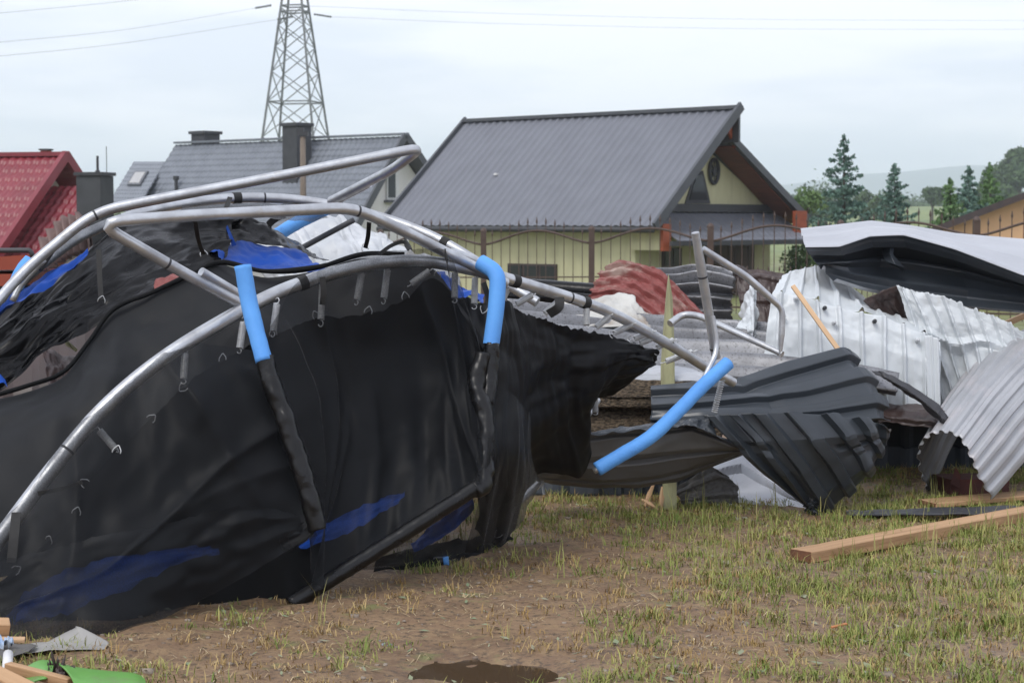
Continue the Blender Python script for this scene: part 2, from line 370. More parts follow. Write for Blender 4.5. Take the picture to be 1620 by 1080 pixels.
# puddle
pv = [PUD + np.array([0.36 * math.cos(a) * (1 + 0.25 * mnoise.noise(Vector((math.cos(a) * 1.6, math.sin(a) * 1.6, 5)))), 0.2 * math.sin(a) * (1 + 0.3 * mnoise.noise(Vector((math.cos(a) * 2, math.sin(a) * 2, 9)))), -0.016]) for a in np.linspace(0, 2 * math.pi, 48, endpoint=False)]
wm = MB(); wm.add(pv + [PUD + np.array([0, 0, -0.016])], [(i, (i + 1) % 48, 48) for i in range(48)])
m, nt, b = new_mat('muddy_water'); b.inputs['Base Color'].default_value = (0.07, 0.046, 0.027, 1); b.inputs['Roughness'].default_value = 0.06; b.inputs['IOR'].default_value = 1.33
tag(wm.build('puddle', m), kind='structure')

# air that fades the far hills
m = bpy.data.materials.new('haze_air'); m.use_nodes = True; nt = m.node_tree; nt.nodes.clear()
o_ = nt.nodes.new('ShaderNodeOutputMaterial'); v_ = nt.nodes.new('ShaderNodeVolumePrincipled')
v_.inputs['Color'].default_value = (0.84, 0.91, 1.0, 1); v_.inputs['Density'].default_value = 0.00042; v_.inputs['Anisotropy'].default_value = 0.1
nt.links.new(v_.outputs[0], o_.inputs['Volume'])
hb = MB(); hb.box((0, 2850, 70), (6200, 0, 0), (0, 2980, 0), (0, 0, 84)); tag(hb.build('haze', m), kind='stuff')

# ================================================================== houses
def vec(x, y): return np.array([x, y, 0.0])
M['slate'] = pm('grey_metal_roof', (0.155, 0.163, 0.188), (0.14, 0.147, 0.17), 1.5, 0.42, 0.1, 0.02, 8)
M['tilegrey'] = pm('blue_grey_tile_roof', (0.175, 0.192, 0.22), (0.145, 0.16, 0.185), 2, 0.45, 0.1, 0.04, 10)
M['tilered'] = pm('dark_red_tile_roof', (0.22, 0.027, 0.038), (0.18, 0.022, 0.03), 2, 0.4, 0.0, 0.04, 10)
M['trim'] = pm('grey_roof_trim', (0.075, 0.08, 0.09), (0.06, 0.065, 0.075), 3, 0.45)
M['trimdark'] = pm('charcoal_trim', (0.035, 0.037, 0.042), (0.03, 0.03, 0.035), 3, 0.5)
M['cream'] = pm('pale_yellow_render', (0.54, 0.52, 0.325), (0.48, 0.46, 0.285), 2, 0.9, 0, 0.2, 60, c3=(0.40, 0.38, 0.25), s3=1.3, lo3=0.5, hi3=0.75, stretch=(2, 2, 0.4))
M['whiter'] = pm('off_white_render', (0.74, 0.72, 0.70), (0.67, 0.655, 0.64), 1.2, 0.9, 0, 0.15, 60)
M['orange'] = pm('orange_stained_wood', (0.34, 0.075, 0.025), (0.26, 0.055, 0.02), 4, 0.6, 0, 0.1, 20, stretch=(1, 1, 4))
M['brownwood'] = pm('red_brown_boards', (0.17, 0.055, 0.03), (0.12, 0.04, 0.022), 4, 0.6, 0, 0.1, 20, stretch=(0.4, 0.4, 4))
M['door'] = pm('dark_brown_door', (0.075, 0.045, 0.033), (0.05, 0.032, 0.025), 5, 0.6, stretch=(6, 6, 0.3))
M['iron'] = pm('brown_iron', (0.055, 0.030, 0.022), (0.075, 0.045, 0.035), 8, 0.6)
M['peach'] = pm('peach_render', (0.66, 0.41, 0.23), (0.58, 0.36, 0.20), 2, 0.9, 0, 0.2, 60)
M['plaster'] = pm('grey_chimney', (0.055, 0.058, 0.065), (0.04, 0.042, 0.048), 3, 0.8, 0, 0.2, 30)
m, nt, b = new_mat('window_glass'); b.inputs['Base Color'].default_value = (0.02, 0.024, 0.028, 1); b.inputs['Roughness'].default_value = 0.08; M['glass'] = m
M['frame'] = pm('white_window_frame', (0.7, 0.7, 0.7), (0.62, 0.62, 0.62), 3, 0.5)

class Frame:
    """local frame of a house: a along the ridge away from the near gable, b across, z up"""
    def __init__(s, o, ang): s.o = np.array([o[0], o[1], 0.0]); s.d = vec(-math.cos(ang), math.sin(ang)); s.g = vec(math.sin(ang), math.cos(ang))
    def __call__(s, a, b, z): return s.o + s.d * a + s.g * b + np.array([0, 0, z])
def roof_plane(mb, A, B, C, D, nu, nv, prof):
    """A ridge start, B ridge end, C eave end, D eave start"""
    u = np.linspace(0, 1, nu)[None, :, None]; v = np.linspace(0, 1, nv)[:, None, None]
    g = (A * (1 - u) + B * u) * (1 - v) + (D * (1 - u) + C * u) * v
    n = np.cross(B - A, D - A); n /= np.linalg.norm(n)
    if n[2] < 0: n = -n
    g = g + n * prof(u[..., 0], v[..., 0])[:, :, None]
    F = [(j * nu + i, j * nu + i + 1, (j + 1) * nu + i + 1, (j + 1) * nu + i) for j in range(nv - 1) for i in range(nu - 1)]
    f0 = F[0]; vv = g.reshape(-1, 3)
    if np.dot(np.cross(vv[f0[1]] - vv[f0[0]], vv[f0[2]] - vv[f0[0]]), n) < 0: F = [q[::-1] for q in F]
    mb.add(vv, F)
def tile_prof(cols, rows, amp=0.035):
    return lambda u, v: amp * 0.6 * (0.5 + 0.5 * np.cos(2 * math.pi * u * cols)) + amp * ((v * rows) % 1.0) + 0 * u
def rib_prof(cols, amp=0.03):
    return lambda u, v: amp * trap(u * cols, 0.3, 0.15) + 0 * v

# ---- garage house
F1 = Frame((3.75, 50.0), R(43))
w1, L1, ez, rz = 3.67, 10.5, 1.12, 4.38
base = -0.85
T = thing('garage_house', F1(4, w1, base), 'pale yellow house with a big dark grey ribbed metal roof and orange eaves', 'house')
mb = MB(); roof_plane(mb, F1(0, w1, rz), F1(L1, w1, rz), F1(L1, 0, ez), F1(0, 0, ez), 36 * 10 + 1, 3, rib_prof(36, 0.035))
rf = solid(mb.build('roof', M['slate'], T), 0.06)
mb = MB(); roof_plane(mb, F1(0.25, w1 + 0.1, rz - 0.92), F1(L1, w1 + 0.1, rz - 0.92), F1(L1, 2 * w1, ez + 0.2), F1(0.25, 2 * w1, ez + 0.2), 36 * 6 + 1, 3, rib_prof(36, 0.035))
solid(mb.build('rear_roof', M['slate'], T), 0.06)
mb = MB(); mb.bar(F1(-0.05, w1, rz + 0.015), F1(L1 + 0.05, w1, rz + 0.015), 0.34, 0.10); mb.build('ridge_cap', M['trim'], rf)
mb = MB(); mb.bar(F1(-0.06, w1 + 0.06, rz + 0.05), F1(-0.06, -0.05, ez - 0.02), 0.09, 0.26); mb.build('barge_board', M['trim'], T)
mb = MB(); mb.bar(F1(L1 + 0.06, w1 + 0.06, rz + 0.05), F1(L1 + 0.06, -0.05, ez - 0.02), 0.09, 0.24); mb.build('barge_board', M['trim'], T)
mb = MB(); mb.bar(F1(0.2, w1 + 0.02, rz - 0.85), F1(0.2, 2 * w1 + 0.05, ez + 0.2), 0.09, 0.2); mb.build('barge_board', M['trim'], T)
mb = MB(); mb.tube([F1(-0.05, -0.10, ez - 0.10), F1(L1 + 0.05, -0.10, ez - 0.10)], 0.075, 10); mb.build('gutter', M['trimdark'], T, True)
mb = MB(); mb.poly([F1(0.0, w1 + 0.10, rz), F1(0, w1 + 0.10, rz - 0.95), F1(L1, w1 + 0.10, rz - 0.95), F1(L1, w1 + 0.10, rz)], 0.08); mb.build('clerestory_fascia', M['trim'], T)
# soffits in orange and brown boards
mb = MB()
mb.poly([F1(0.02, w1 - 0.02, rz - 0.16), F1(1.06, w1 - 0.02, rz - 0.16), F1(1.06, 0.05, ez - 0.1), F1(0.02, 0.05, ez - 0.1)], 0.03); mb.build('soffit', M['orange'], T)
mb = MB()
mb.poly([F1(0.30, w1 + 0.12, rz - 1.06), F1(1.06, w1 + 0.12, rz - 1.06), F1(1.06, 2 * w1 - 0.05, ez + 0.06), F1(0.30, 2 * w1 - 0.05, ez + 0.06)], 0.03); mb.build('soffit', M['brownwood'], T)
# walls
aw = 1.1
mb = MB()
mb.poly([F1(aw, 0.55, base), F1(aw, 2 * w1 - 0.55, base), F1(aw, 2 * w1 - 0.55, ez + 0.5), F1(aw, w1 + 0.1, rz - 1.15), F1(aw, w1 - 0.05, rz - 0.22), F1(aw, 0.55, ez + 0.25)], 0.25, -F1.d)
mb.build('gable_wall', M['cream'], T)
mb = MB()
mb.box(F1((aw + L1 - 0.6) / 2 + 0.13, 0.68, (base + ez + 0.2) / 2), F1.d * ((L1 - 0.6 - aw) / 2 - 0.13), F1.g * 0.12, (0, 0, (ez + 0.2 - base) / 2))
mb.build('side_wall', M['cream'], T)
mb = MB(); mb.box(F1(0.62, 0.52, (0.48 + ez) / 2), F1.d * 0.55, F1.g * 0.12, (0, 0, (ez - 0.48) / 2)); mb.build('wall_bracket', M['cream'], T)
mb = MB(); mb.box(F1(0.02, 0.50, 0.82), F1.d * 0.05, F1.g * 0.17, (0, 0, 0.36)); mb.build('orange_post', M['orange'], T)
mb = MB(); mb.box(F1(0.10, 2 * w1 - 0.5, 1.15), F1.d * 0.06, F1.g * 0.28, (0, 0, 0.40)); mb.build('orange_post', M['orange'], T)
mb = MB(); mb.poly([F1(0.3, w1 + 0.2, rz - 1.1), F1(0.3, w1 - 0.35, rz - 0.36), F1(0.3, w1 + 0.06, rz - 0.1), F1(0.3, w1 + 0.2, rz - 0.3)], 0.08); mb.build('gable_board', M['orange'], T)
# canopy over the garage door
mb = MB(); roof_plane(mb, F1(aw - 0.03, 0.72, 1.50), F1(aw - 0.03, 2 * w1 - 0.4, 1.50), F1(-0.25, 2 * w1 - 0.4, 0.72), F1(-0.25, 0.72, 0.72), 24 * 6 + 1, 15, tile_prof(24, 7, 0.03))
cn = solid(mb.build('canopy_roof', M['slate'], T, True, 40), 0.05)
mb = MB(); mb.bar(F1(aw - 0.1, 0.95, 1.62), F1(aw - 0.1, 2 * w1 - 0.55, 1.62), 0.12, 0.22); mb.build('flashing', M['trimdark'], cn)
mb = MB(); mb.bar(F1(-0.29, 0.35, 0.66), F1(-0.29, 2 * w1 - 0.35, 0.66), 0.08, 0.13); mb.build('gutter', M['trimdark'], cn)
# openings
mb = MB(); mb.box(F1(aw - 0.02, 4.75, -0.15), F1.d * 0.05, F1.g * 1.15, (0, 0, 0.72)); dr = mb.build('garage_door', M['door'], T)
for k in range(7):
    mb = MB(); mb.box(F1(aw - 0.085, 3.78 + k * 0.325, -0.15), F1.d * 0.012, F1.g * 0.145, (0, 0, 0.70)); mb.build('board', M['door'], dr)
mb = MB(); mb.box(F1(aw - 0.02, 2.1, 0.25), F1.d * 0.04, F1.g * 0.42, (0, 0, 0.26)); wd = mb.build('window', M['brown'], T)
for k in (-1, 1):
    mb = MB(); mb.box(F1(aw - 0.07, 2.1 + k * 0.19, 0.25), F1.d * 0.01, F1.g * 0.16, (0, 0, 0.22)); mb.build('pane', M['glass'], wd)
wc = F1(3.9, 0.54, 0.0)
def along(F, b_, px, z):
    """a of the house's side line b seen at pixel column px"""
    k = (px - 810) / FPX; p0 = F(0, b_, z); return (k * p0[1] - p0[0]) / (F.d[0] - k * F.d[1])
a0, a1 = along(F1, 0.56, 882, 0), along(F1, 0.56, 805, 0)
zt, zb = CAM_H - 68 / FPX * 53, CAM_H - 104 / FPX * 53
mb = MB(); mb.box(F1((a0 + a1) / 2, 0.55, (zt + zb) / 2), F1.d * (a1 - a0) / 2, F1.g * 0.05, (0, 0, (zt - zb) / 2)); wd = mb.build('window', M['brown'], T)
for k in range(3):
    mb = MB(); ww = (a1 - a0) / 3; mb.box(F1(a0 + ww * (k + 0.5), 0.49, (zt + zb) / 2), F1.d * (ww / 2 - 0.05), F1.g * 0.012, (0, 0, (zt - zb) / 2 - 0.06)); mb.build('pane', M['glass'], wd)
# gable window and round vent
cb, cz = 1.85, 1.95
def gab(px, py):
    """b,z on the gable wall plane (a = aw - 0.02) seen at a pixel"""
    k = (px - 810) / FPX; p0 = F1(aw - 0.02, 0, 0); bb = (k * p0[1] - p0[0]) / (F1.g[0] - k * F1.g[1])
    Y = F1(aw - 0.02, bb, 0)[1]; return bb, P(px, py, Y)[2]
tri = [gab(*q) for q in ((1083, 322), (1123, 322), (1111, 270), (1098, 274))]
mb = MB(); mb.poly([F1(aw - 0.03, bb, zz) for bb, zz in tri], 0.06, -F1.d); wd = mb.build('gable_window', M['trimdark'], T)
cbz = np.mean(np.array(tri), 0)
mb = MB(); mb.poly([F1(aw - 0.05, cbz[0] + (bb - cbz[0]) * 0.72, cbz[1] + (zz - cbz[1]) * 0.78) for bb, zz in tri], 0.02, -F1.d); mb.build('pane', M['glass'], wd)
vb, vz = gab(1127, 271)
ring = [F1(aw - 0.06, vb + 0.21 * math.cos(a), vz + 0.34 * math.sin(a)) for a in np.linspace(0, 2 * math.pi, 25)]
mb = MB(); mb.tube(ring, 0.05, 8, cap=False)
for a in np.linspace(0, math.pi, 4, endpoint=False):
    mb.bar(F1(aw - 0.06, vb + 0.2 * math.cos(a), vz + 0.33 * math.sin(a)), F1(aw - 0.06, vb - 0.2 * math.cos(a), vz - 0.33 * math.sin(a)), 0.03, 0.03)
rv = mb.build('round_vent', M['trimdark'], T, True, 40)
hubs = [F1(aw - 0.09, vb + 0.08 * math.cos(a), vz + 0.12 * math.sin(a)) for a in np.linspace(0, 2 * math.pi, 14, endpoint=False)]
mb = MB(); mb.poly(hubs, 0.06, -F1.d); mb.build('hub', M['trim'], rv)
# mark on the roof
p0 = F1(7.3, 1.65, ez + (rz - ez) * 1.65 / w1 + 0.05); mb = MB(); mb.box(p0, F1.d * 0.06, F1.g * 0.05, (0, 0, 0.03)); mb.build('roof_patch', M['frame'], rf)

# ---- white gable house with blue grey tile roof
F2 = Frame((P(640, 216, 70)[0], 70.0), R(39))      # here b=0 is the ridge line
rz2 = P(640, 216, 70)[2]; w2, dz2, L2 = 3.5, 4.5, 12.6; w2r, dz2r = 4.6, 4.4
T = thing('white_house', F2(6, 0, -1), 'white gabled house with a blue grey tiled roof and two grey chimneys', 'house')
mb = MB(); roof_plane(mb, F2(0, 0, rz2), F2(L2, 0, rz2), F2(L2, -w2, rz2 - dz2), F2(0, -w2, rz2 - dz2), 46 * 6 + 1, 19 * 4 + 1, tile_prof(46, 19, 0.045)); rf = solid(mb.build('roof', M['tilegrey'], T), 0.05)
mb = MB(); roof_plane(mb, F2(0, 0, rz2), F2(L2, 0, rz2), F2(L2, w2r, rz2 - dz2r), F2(0, w2r, rz2 - dz2r), 46 * 2 + 1, 19 * 2 + 1, tile_prof(46, 19, 0.04)); solid(mb.build('rear_roof', M['tilegrey'], T), 0.05)
for wb, zb2 in ((-w2, dz2), (w2r, dz2r)):
    mb = MB(); mb.bar(F2(-0.05, 0, rz2 + 0.05), F2(-0.05, wb, rz2 - zb2 + 0.05), 0.10, 0.26); mb.build('barge_board', M['trim'], T)
    mb = MB(); mb.poly([F2(0.0, 0, rz2 - 0.14), F2(0.6, 0, rz2 - 0.14), F2(0.6, wb, rz2 - zb2 - 0.14), F2(0.0, wb, rz2 - zb2 - 0.14)], 0.03); mb.build('soffit', M['trim'], T)
mb = MB(); mb.bar(F2(-0.1, 0, rz2 + 0.09), F2(L2, 0, rz2 + 0.09), 0.3, 0.08); mb.build('ridge_cap', M['tilegrey'], rf)
mb = MB(); mb.poly([F2(0.55, -w2 + 0.5, -1), F2(0.55, w2r - 0.5, -1), F2(0.55, w2r - 0.5, rz2 - dz2r + 0.3), F2(0.55, 0, rz2 - 0.22), F2(0.55, -w2 + 0.5, rz2 - dz2 + 0.42)], 0.3, -F2.d); mb.build('gable_wall', M['whiter'], T)
mb = MB(); mb.box(F2(6.6, -w2 + 0.7, -0.55), F2.d * 5.4, F2.g * 0.15, (0, 0, 0.45)); mb.build('side_wall', M['whiter'], T)
def on2(px, py):
    k = (px - 810) / FPX; p0 = F2(0.54, 0, 0); bb = (k * p0[1] - p0[0]) / (F2.g[0] - k * F2.g[1]); return bb, P(px, py, F2(0.54, bb, 0)[1])[2]
(b0, z0), (b1, z1) = on2(611, 316), on2(630, 266)
mb = MB(); mb.box(F2(0.53, (b0 + b1) / 2, (z0 + z1) / 2), F2.d * 0.06, F2.g * (b1 - b0) / 2, (0, 0, (z1 - z0) / 2)); wd = mb.build('window', M['frame'], T)
mb = MB(); mb.box(F2(0.46, (b0 + b1) / 2 - 0.08, (z0 + z1) / 2), F2.d * 0.01, F2.g * ((b1 - b0) / 2 - 0.14), (0, 0, (z1 - z0) / 2 - 0.08)); mb.build('pane', M['glass'], wd)
mb = MB(); mb.box(F2(0.45, (b0 + b1) / 2, z0 - 0.06), F2.d * 0.12, F2.g * ((b1 - b0) / 2 + 0.1), (0, 0, 0.04)); mb.build('sill', M['trim'], wd)
def chimney(F, px0, px1, pyt, pyb, Y, parent, matl, capm):
    c0, c1 = P(px0, pyt, Y), P(px1, pyt, Y); zb_ = P(px0, pyb, Y)[2]
    w = (c1[0] - c0[0]); cx = (c0[0] + c1[0]) / 2
    mb = MB(); mb.box((cx, Y, (c0[2] - 0.12 + zb_ - 1.2) / 2), F.d * w * 0.36, F.g * w * 0.36, (0, 0, (c0[2] - 0.12 - zb_ + 1.2) / 2)); ch = mb.build('chimney', matl, parent)
    mb = MB(); mb.box((cx, Y, c0[2] - 0.06), F.d * w * 0.43, F.g * w * 0.43, (0, 0, 0.06)); mb.build('chimney_cap', capm, ch); return ch
chimney(F2, 303, 347, 208, 230, 78, T, M['plaster'], M['plaster'])
chimney(F2, 447, 492, 195, 258, 72.2, T, M['plaster'], M['plaster'])
# roof vent pipe
pv0 = F2(10.9, -1.5, rz2 - dz2 * 1.5 / w2)
mb = MB(); mb.tube([pv0, pv0 + [0, 0, 0.45], pv0 + [0, 0, 0.47], pv0 + [0, 0, 0.62]], [0.07, 0.07, 0.12, 0.12], 10); mb.build('vent_pipe', M['trimdark'], T, True, 40)
# low wing with a skylight
WA = P(262, 256, 78); WB = P(213, 256, 83); WC = P(165, 335, 79); WD = P(215, 335, 74.5)
mb = MB(); roof_plane(mb, WA, WB, WC, WD, 12 * 6 + 1, 12 * 4 + 1, tile_prof(12, 12, 0.04)); solid(mb.build('wing_roof', M['tilegrey'], T), 0.05)
wn_ = np.cross(WB - WA, WD - WA); wn_ /= np.linalg.norm(wn_); wn_ = wn_ if wn_[2] > 0 else -wn_
def bil(u, v): return (WA * (1 - u) + WB * u) * (1 - v) + (WD * (1 - u) + WC * u) * v + wn_ * 0.10
mb = MB(); mb.poly([bil(0.30, 0.22), bil(0.72, 0.22), bil(0.72, 0.50), bil(0.30, 0.50)], 0.12, wn_); sk = mb.build('skylight', M['trim'], T)
mb = MB(); mb.poly([bil(0.35, 0.25) + wn_ * 0.012, bil(0.67, 0.25) + wn_ * 0.012, bil(0.67, 0.47) + wn_ * 0.012, bil(0.35, 0.47) + wn_ * 0.012], 0.01, wn_); mb.build('pane', pm('skylight_blind', (0.33, 0.31, 0.28), (0.3, 0.28, 0.26), 3, 0.2), sk)

# ---- red roofed house
F3 = Frame((P(101, 247, 45)[0], 45.0), R(15))
rz3 = P(101, 247, 45)[2]; w3, dz3, L3 = 4.0, 2.9, 9.0
T = thing('red_roofed_house', F3(4, 0, -2), 'house with a dark red tiled roof and a lower red wing at the left edge', 'house')
mb = MB(); roof_plane(mb, F3(0, 0, rz3), F3(L3, 0, rz3), F3(L3, -w3, rz3 - dz3), F3(0, -w3, rz3 - dz3), 42 * 6 + 1, 14 * 4 + 1, tile_prof(42, 14, 0.05)); rf = solid(mb.build('roof', M['tilered'], T), 0.05)
mb = MB(); roof_plane(mb, F3(0, 0, rz3), F3(L3, 0, rz3), F3(L3, w3, rz3 - dz3), F3(0, w3, rz3 - dz3), 40 + 1, 17 * 2 + 1, tile_prof(20, 17, 0.05)); solid(mb.build('rear_roof', M['tilered'], T), 0.05)
for sgn in (-1, 1):
    mb = MB(); mb.bar(F3(-0.05, 0, rz3 + 0.02), F3(-0.05, sgn * w3, rz3 - dz3 + 0.02), 0.12, 0.24); mb.build('barge_board', M['tilered'], T)
mb = MB(); mb.bar(F3(-0.1, 0, rz3 + 0.05), F3(L3, 0, rz3 + 0.05), 0.26, 0.1); mb.build('ridge_cap', M['tilered'], rf)
mb = MB(); mb.poly([F3(0.5, -w3 + 0.4, -2), F3(0.5, w3 - 0.4, -2), F3(0.5, w3 - 0.4, rz3 - dz3 + 0.1), F3(0.5, 0, rz3 - 0.2), F3(0.5, -w3 + 0.4, rz3 - dz3 + 0.1)], 0.3, -F3.d); mb.build('gable_wall', pm('weathered_plaster', (0.40, 0.36, 0.33), (0.28, 0.24, 0.22), 4, 0.9, c3=(0.2, 0.09, 0.06), s3=5), T)
zw = rz3 - 0.72
mb = MB(); roof_plane(mb, F3(-1.15, 0.1, zw), F3(0.5, 0.1, zw), F3(0.5, -w3, zw - dz3), F3(-1.15, -w3, zw - dz3), 9 * 6 + 1, 14 * 4 + 1, tile_prof(9, 14, 0.05)); solid(mb.build('wing_roof', M['tilered'], T), 0.05)
mb = MB(); mb.box(F3(-0.3, -w3 / 2 + 0.3, -1.2), F3.d * 0.7, F3.g * 1.4, (0, 0, 0.8)); mb.build('wing_wall', M['whiter'], T)
q0 = P(73, 246, 46.5); mb = MB(); mb.box(q0 + [0, 0, 0.0], F3.d * 0.1, F3.g * 0.1, (0, 0, 0.12)); ch = mb.build('chimney', pm('brick_red', (0.3, 0.12, 0.09), (0.22, 0.09, 0.07), 20, 0.9), T)
mb = MB(); mb.box(q0 + [0, 0, 0.14], F3.d * 0.13, F3.g * 0.13, (0, 0, 0.02)); mb.build('chimney_cap', M['plaster'], ch)

# ---- dark chimney stack with flue beside the red house
Yc = 40.0; c0 = P(150, 274, Yc); wch = 0.31
T = thing('chimney_stack', (c0[0], Yc, -0.8), 'dark grey square chimney stack with a thin flue, between red and grey roofs', 'chimney')
mb = MB(); mb.box((c0[0], Yc, (c0[2] - 0.06 - 0.8) / 2), vec(0.27, -0.08), vec(0.08, 0.27), (0, 0, (c0[2] - 0.06 + 0.8) / 2)); mb.build('stack', M['plaster'], T)
mb = MB(); mb.box((c0[0], Yc, c0[2] - 0.02), vec(0.31, -0.09), vec(0.09, 0.31), (0, 0, 0.035)); mb.build('cap', M['trimdark'], T)
mb = MB(); a = c0 + [0.06, 0, 0.0]; mb.tube([a, a + [0, 0, 0.05], a + [0, 0, 0.07], a + [0, 0, 0.36]], [0.05, 0.05, 0.028, 0.028], 8); mb.build('flue', M['trimdark'], T)
mb = MB(); a = c0 + [0.25, 0.0, 0.0]; mb.tube([a, a + [0, 0, 0.56]], 0.008, 6); mb.build('lightning_rod', M['trimdark'], T)

# ---- peach house at right
Y4 = 46.0
p_a, p_b = P(1455, 366, Y4), P(1660, 286, Y4 + 1.0)
T = thing('peach_house', (p_b[0], Y4, -0.85), 'peach rendered building with a sloping dark brown roof edge at the right', 'house')
mb = MB(); mb.poly([(p_a[0] + 0.15, Y4, -0.85), (p_b[0] + 3, Y4 + 1, -0.85), (p_b[0] + 3, Y4 + 1, p_b[2] - 1.0), (p_b[0], Y4 + 1, p_b[2] - 0.14), (p_a[0] + 0.15, Y4, p_a[2] - 0.08)], 0.3, (0.3, -1, 0)); mb.build('gable_wall', M['peach'], T)
mb = MB(); dirr = p_b - p_a; mb.poly([p_a + [-0.2, -0.5, -0.05], p_b + [0, -0.5, 0.0], p_b + [2.7, 9, 0.0], p_a + [2.2, 9, -0.05]], 0.16, np.array([-0.35, 0, 0.93])); mb.build('roof', M['brown'], T)
mb = MB(); mb.poly([p_b + [0, -0.5, 0.0], p_b + [4, -0.5, -1.4], p_b + [6.7, 9, -1.4], p_b + [2.7, 9, 0]], 0.16, np.array([0.35, 0, 0.93])); mb.build('rear_roof', M['brown'], T)

# ---- red orange trailer at left edge
T = thing('red_trailer', G(10, 520, -0.1), 'red orange steel trailer with a dark top rail, half hidden at the left edge', 'trailer')
Yt = 13.0
M['redsteel'] = pm('red_orange_paint', (0.33, 0.055, 0.022), (0.25, 0.045, 0.02), 4, 0.45, 0, 0.1, 12, c3=(0.14, 0.05, 0.03), s3=6)
a, bq = P(-160, 414, Yt), P(46, 404, Yt)
mb = MB(); mb.poly([P(-160, 418, Yt), P(52, 402, Yt), P(34, 426, Yt), P(-160, 432, Yt)], 1.2, (0, -1, 0)); mb.build('upper_panel', M['redsteel'], T)
mb = MB(); mb.poly([P(-160, 436, Yt), P(34, 433, Yt), P(30, 452, Yt), P(-160, 455, Yt)], 1.2, (0, -1, 0)); mb.build('lower_panel', M['redsteel'], T)
mb = MB(); mb.box((P(-70, 500, Yt)[0], Yt + 0.6, 0.42), (0.5, 0, 0), (0, 0.5, 0), (0, 0, 0.36)); mb.build('chassis', M['trimdark'], T)
mb = MB(); mb.tube(pipe_path([P(-160, 397, Yt), P(48, 396, Yt), P(52, 406, Yt)], 0.05), 0.018, 8); mb.build('top_rail', M['trimdark'], T, True)

# ================================================================== iron fence
posts = [(602, 45.3), (765, 44.0), (936, 42.6), (1124, 41.2), (1330, 39.7), (1545, 38.2), (1775, 36.9)]
pyt = {440: 370, 602: 369, 765: 367, 936: 364, 1124: 360, 1330: 355, 1545: 350, 1775: 346}
T = thing('iron_fence', (2, 41.5, base), 'brown wrought iron fence with spear tipped bars and wavy top rail before the yellow house', 'fence')
post_pts = []
for px, Y in posts:
    t_ = P(px, pyt[px], Y); post_pts.append(t_)
    mb = MB(); mb.box((t_[0], Y, (t_[2] + base) / 2), (0.065, 0, 0), (0, 0.065, 0), (0, 0, (t_[2] - base) / 2)); po = mb.build('post', M['iron'], T)
    mb = MB(); mb.tube([t_ + [0, 0, 0.0], t_ + [0, 0, 0.03], t_ + [0, 0, 0.07], t_ + [0, 0, 0.10]], [0.08, 0.08, 0.06, 0.015], 8); mb.build('post_cap', M['iron'], po)
for i in range(len(posts) - 1):
    A, Bp = post_pts[i], post_pts[i + 1]
    def rail_z(t): return (1 - t) * A[2] + t * Bp[2] - 0.29 + 0.30 * (0.5 - 0.5 * math.cos(2 * math.pi * t)) ** 0.8
    pts = [A * (1 - t) + Bp * t for t in np.linspace(0.02, 0.98, 25)]
    for p_, t in zip(pts, np.linspace(0.02, 0.98, 25)): p_[2] = rail_z(t)
    mb = MB(); mb.tube(pts, 0.026, 6); mb.build('top_rail', M['iron'], T, True)
    mb = MB(); q1, q2 = A.copy(), Bp.copy(); q1[2] = q2[2] = base + 0.25; mb.bar(q1 * 0.97 + q2 * 0.03, q1 * 0.03 + q2 * 0.97, 0.03, 0.04); mb.build('bottom_rail', M['iron'], T)
    mb = MB(); q1[2] = A[2] - 1.05; q2[2] = Bp[2] - 1.05; mb.bar(q1 * 0.97 + q2 * 0.03, q1 * 0.03 + q2 * 0.97, 0.025, 0.03); mb.build('middle_rail', M['iron'], T)
    nb = 12
    for k in range(1, nb):
        t = k / nb; p_ = A * (1 - t) + Bp * t; zt_ = rail_z(t) + 0.16
        mb = MB(); mb.bar((p_[0], p_[1] + 0.0, base + 0.1), (p_[0], p_[1], zt_), 0.018, 0.018)
        mb.tube([(p_[0], p_[1], zt_ - 0.01), (p_[0], p_[1], zt_ + 0.05), (p_[0], p_[1], zt_ + 0.16)], [0.010, 0.026, 0.002], 5)
        mb.build('bar', M['iron'], T)
        tt = (k + 0.5) / nb; p_ = A * (1 - tt) + Bp * tt
        if 2 <= i <= 4 and k % 1 == 0:
            zt_ = A[2] - 0.92
            mb = MB(); mb.bar((p_[0], p_[1], base + 0.1), (p_[0], p_[1], zt_), 0.014, 0.014)
            mb.tube([(p_[0], p_[1], zt_), (p_[0], p_[1], zt_ + 0.04), (p_[0], p_[1], zt_ + 0.12)], [0.008, 0.022, 0.002], 5)
            mb.build('short_bar', M['iron'], T)

# ---- utility pole
T = thing('utility_pole', (P(478, 300, 58)[0], 58, -0.9), 'weathered wooden utility pole with a dark fitting on top, before the grey roof', 'pole')
a = P(479, 216, 58); M['polewood'] = pm('weathered_pole', (0.20, 0.16, 0.125), (0.13, 0.105, 0.085), 12, 0.9, stretch=(4, 4, 0.3))
mb = MB(); mb.tube([(a[0], 58, -0.9), a], [0.11, 0.085], 10); mb.build('pole_shaft', M['polewood'], T, True)
mb = MB(); mb.box(a + [0.0, -0.02, 0.08], (0.17, 0, 0), (0, 0.09, 0), (0, 0, 0.06)); mb.box(a + [-0.06, -0.02, 0.2], (0.10, 0, 0), (0, 0.07, 0), (0, 0, 0.06)); mb.build('fitting', M['trimdark'], T)

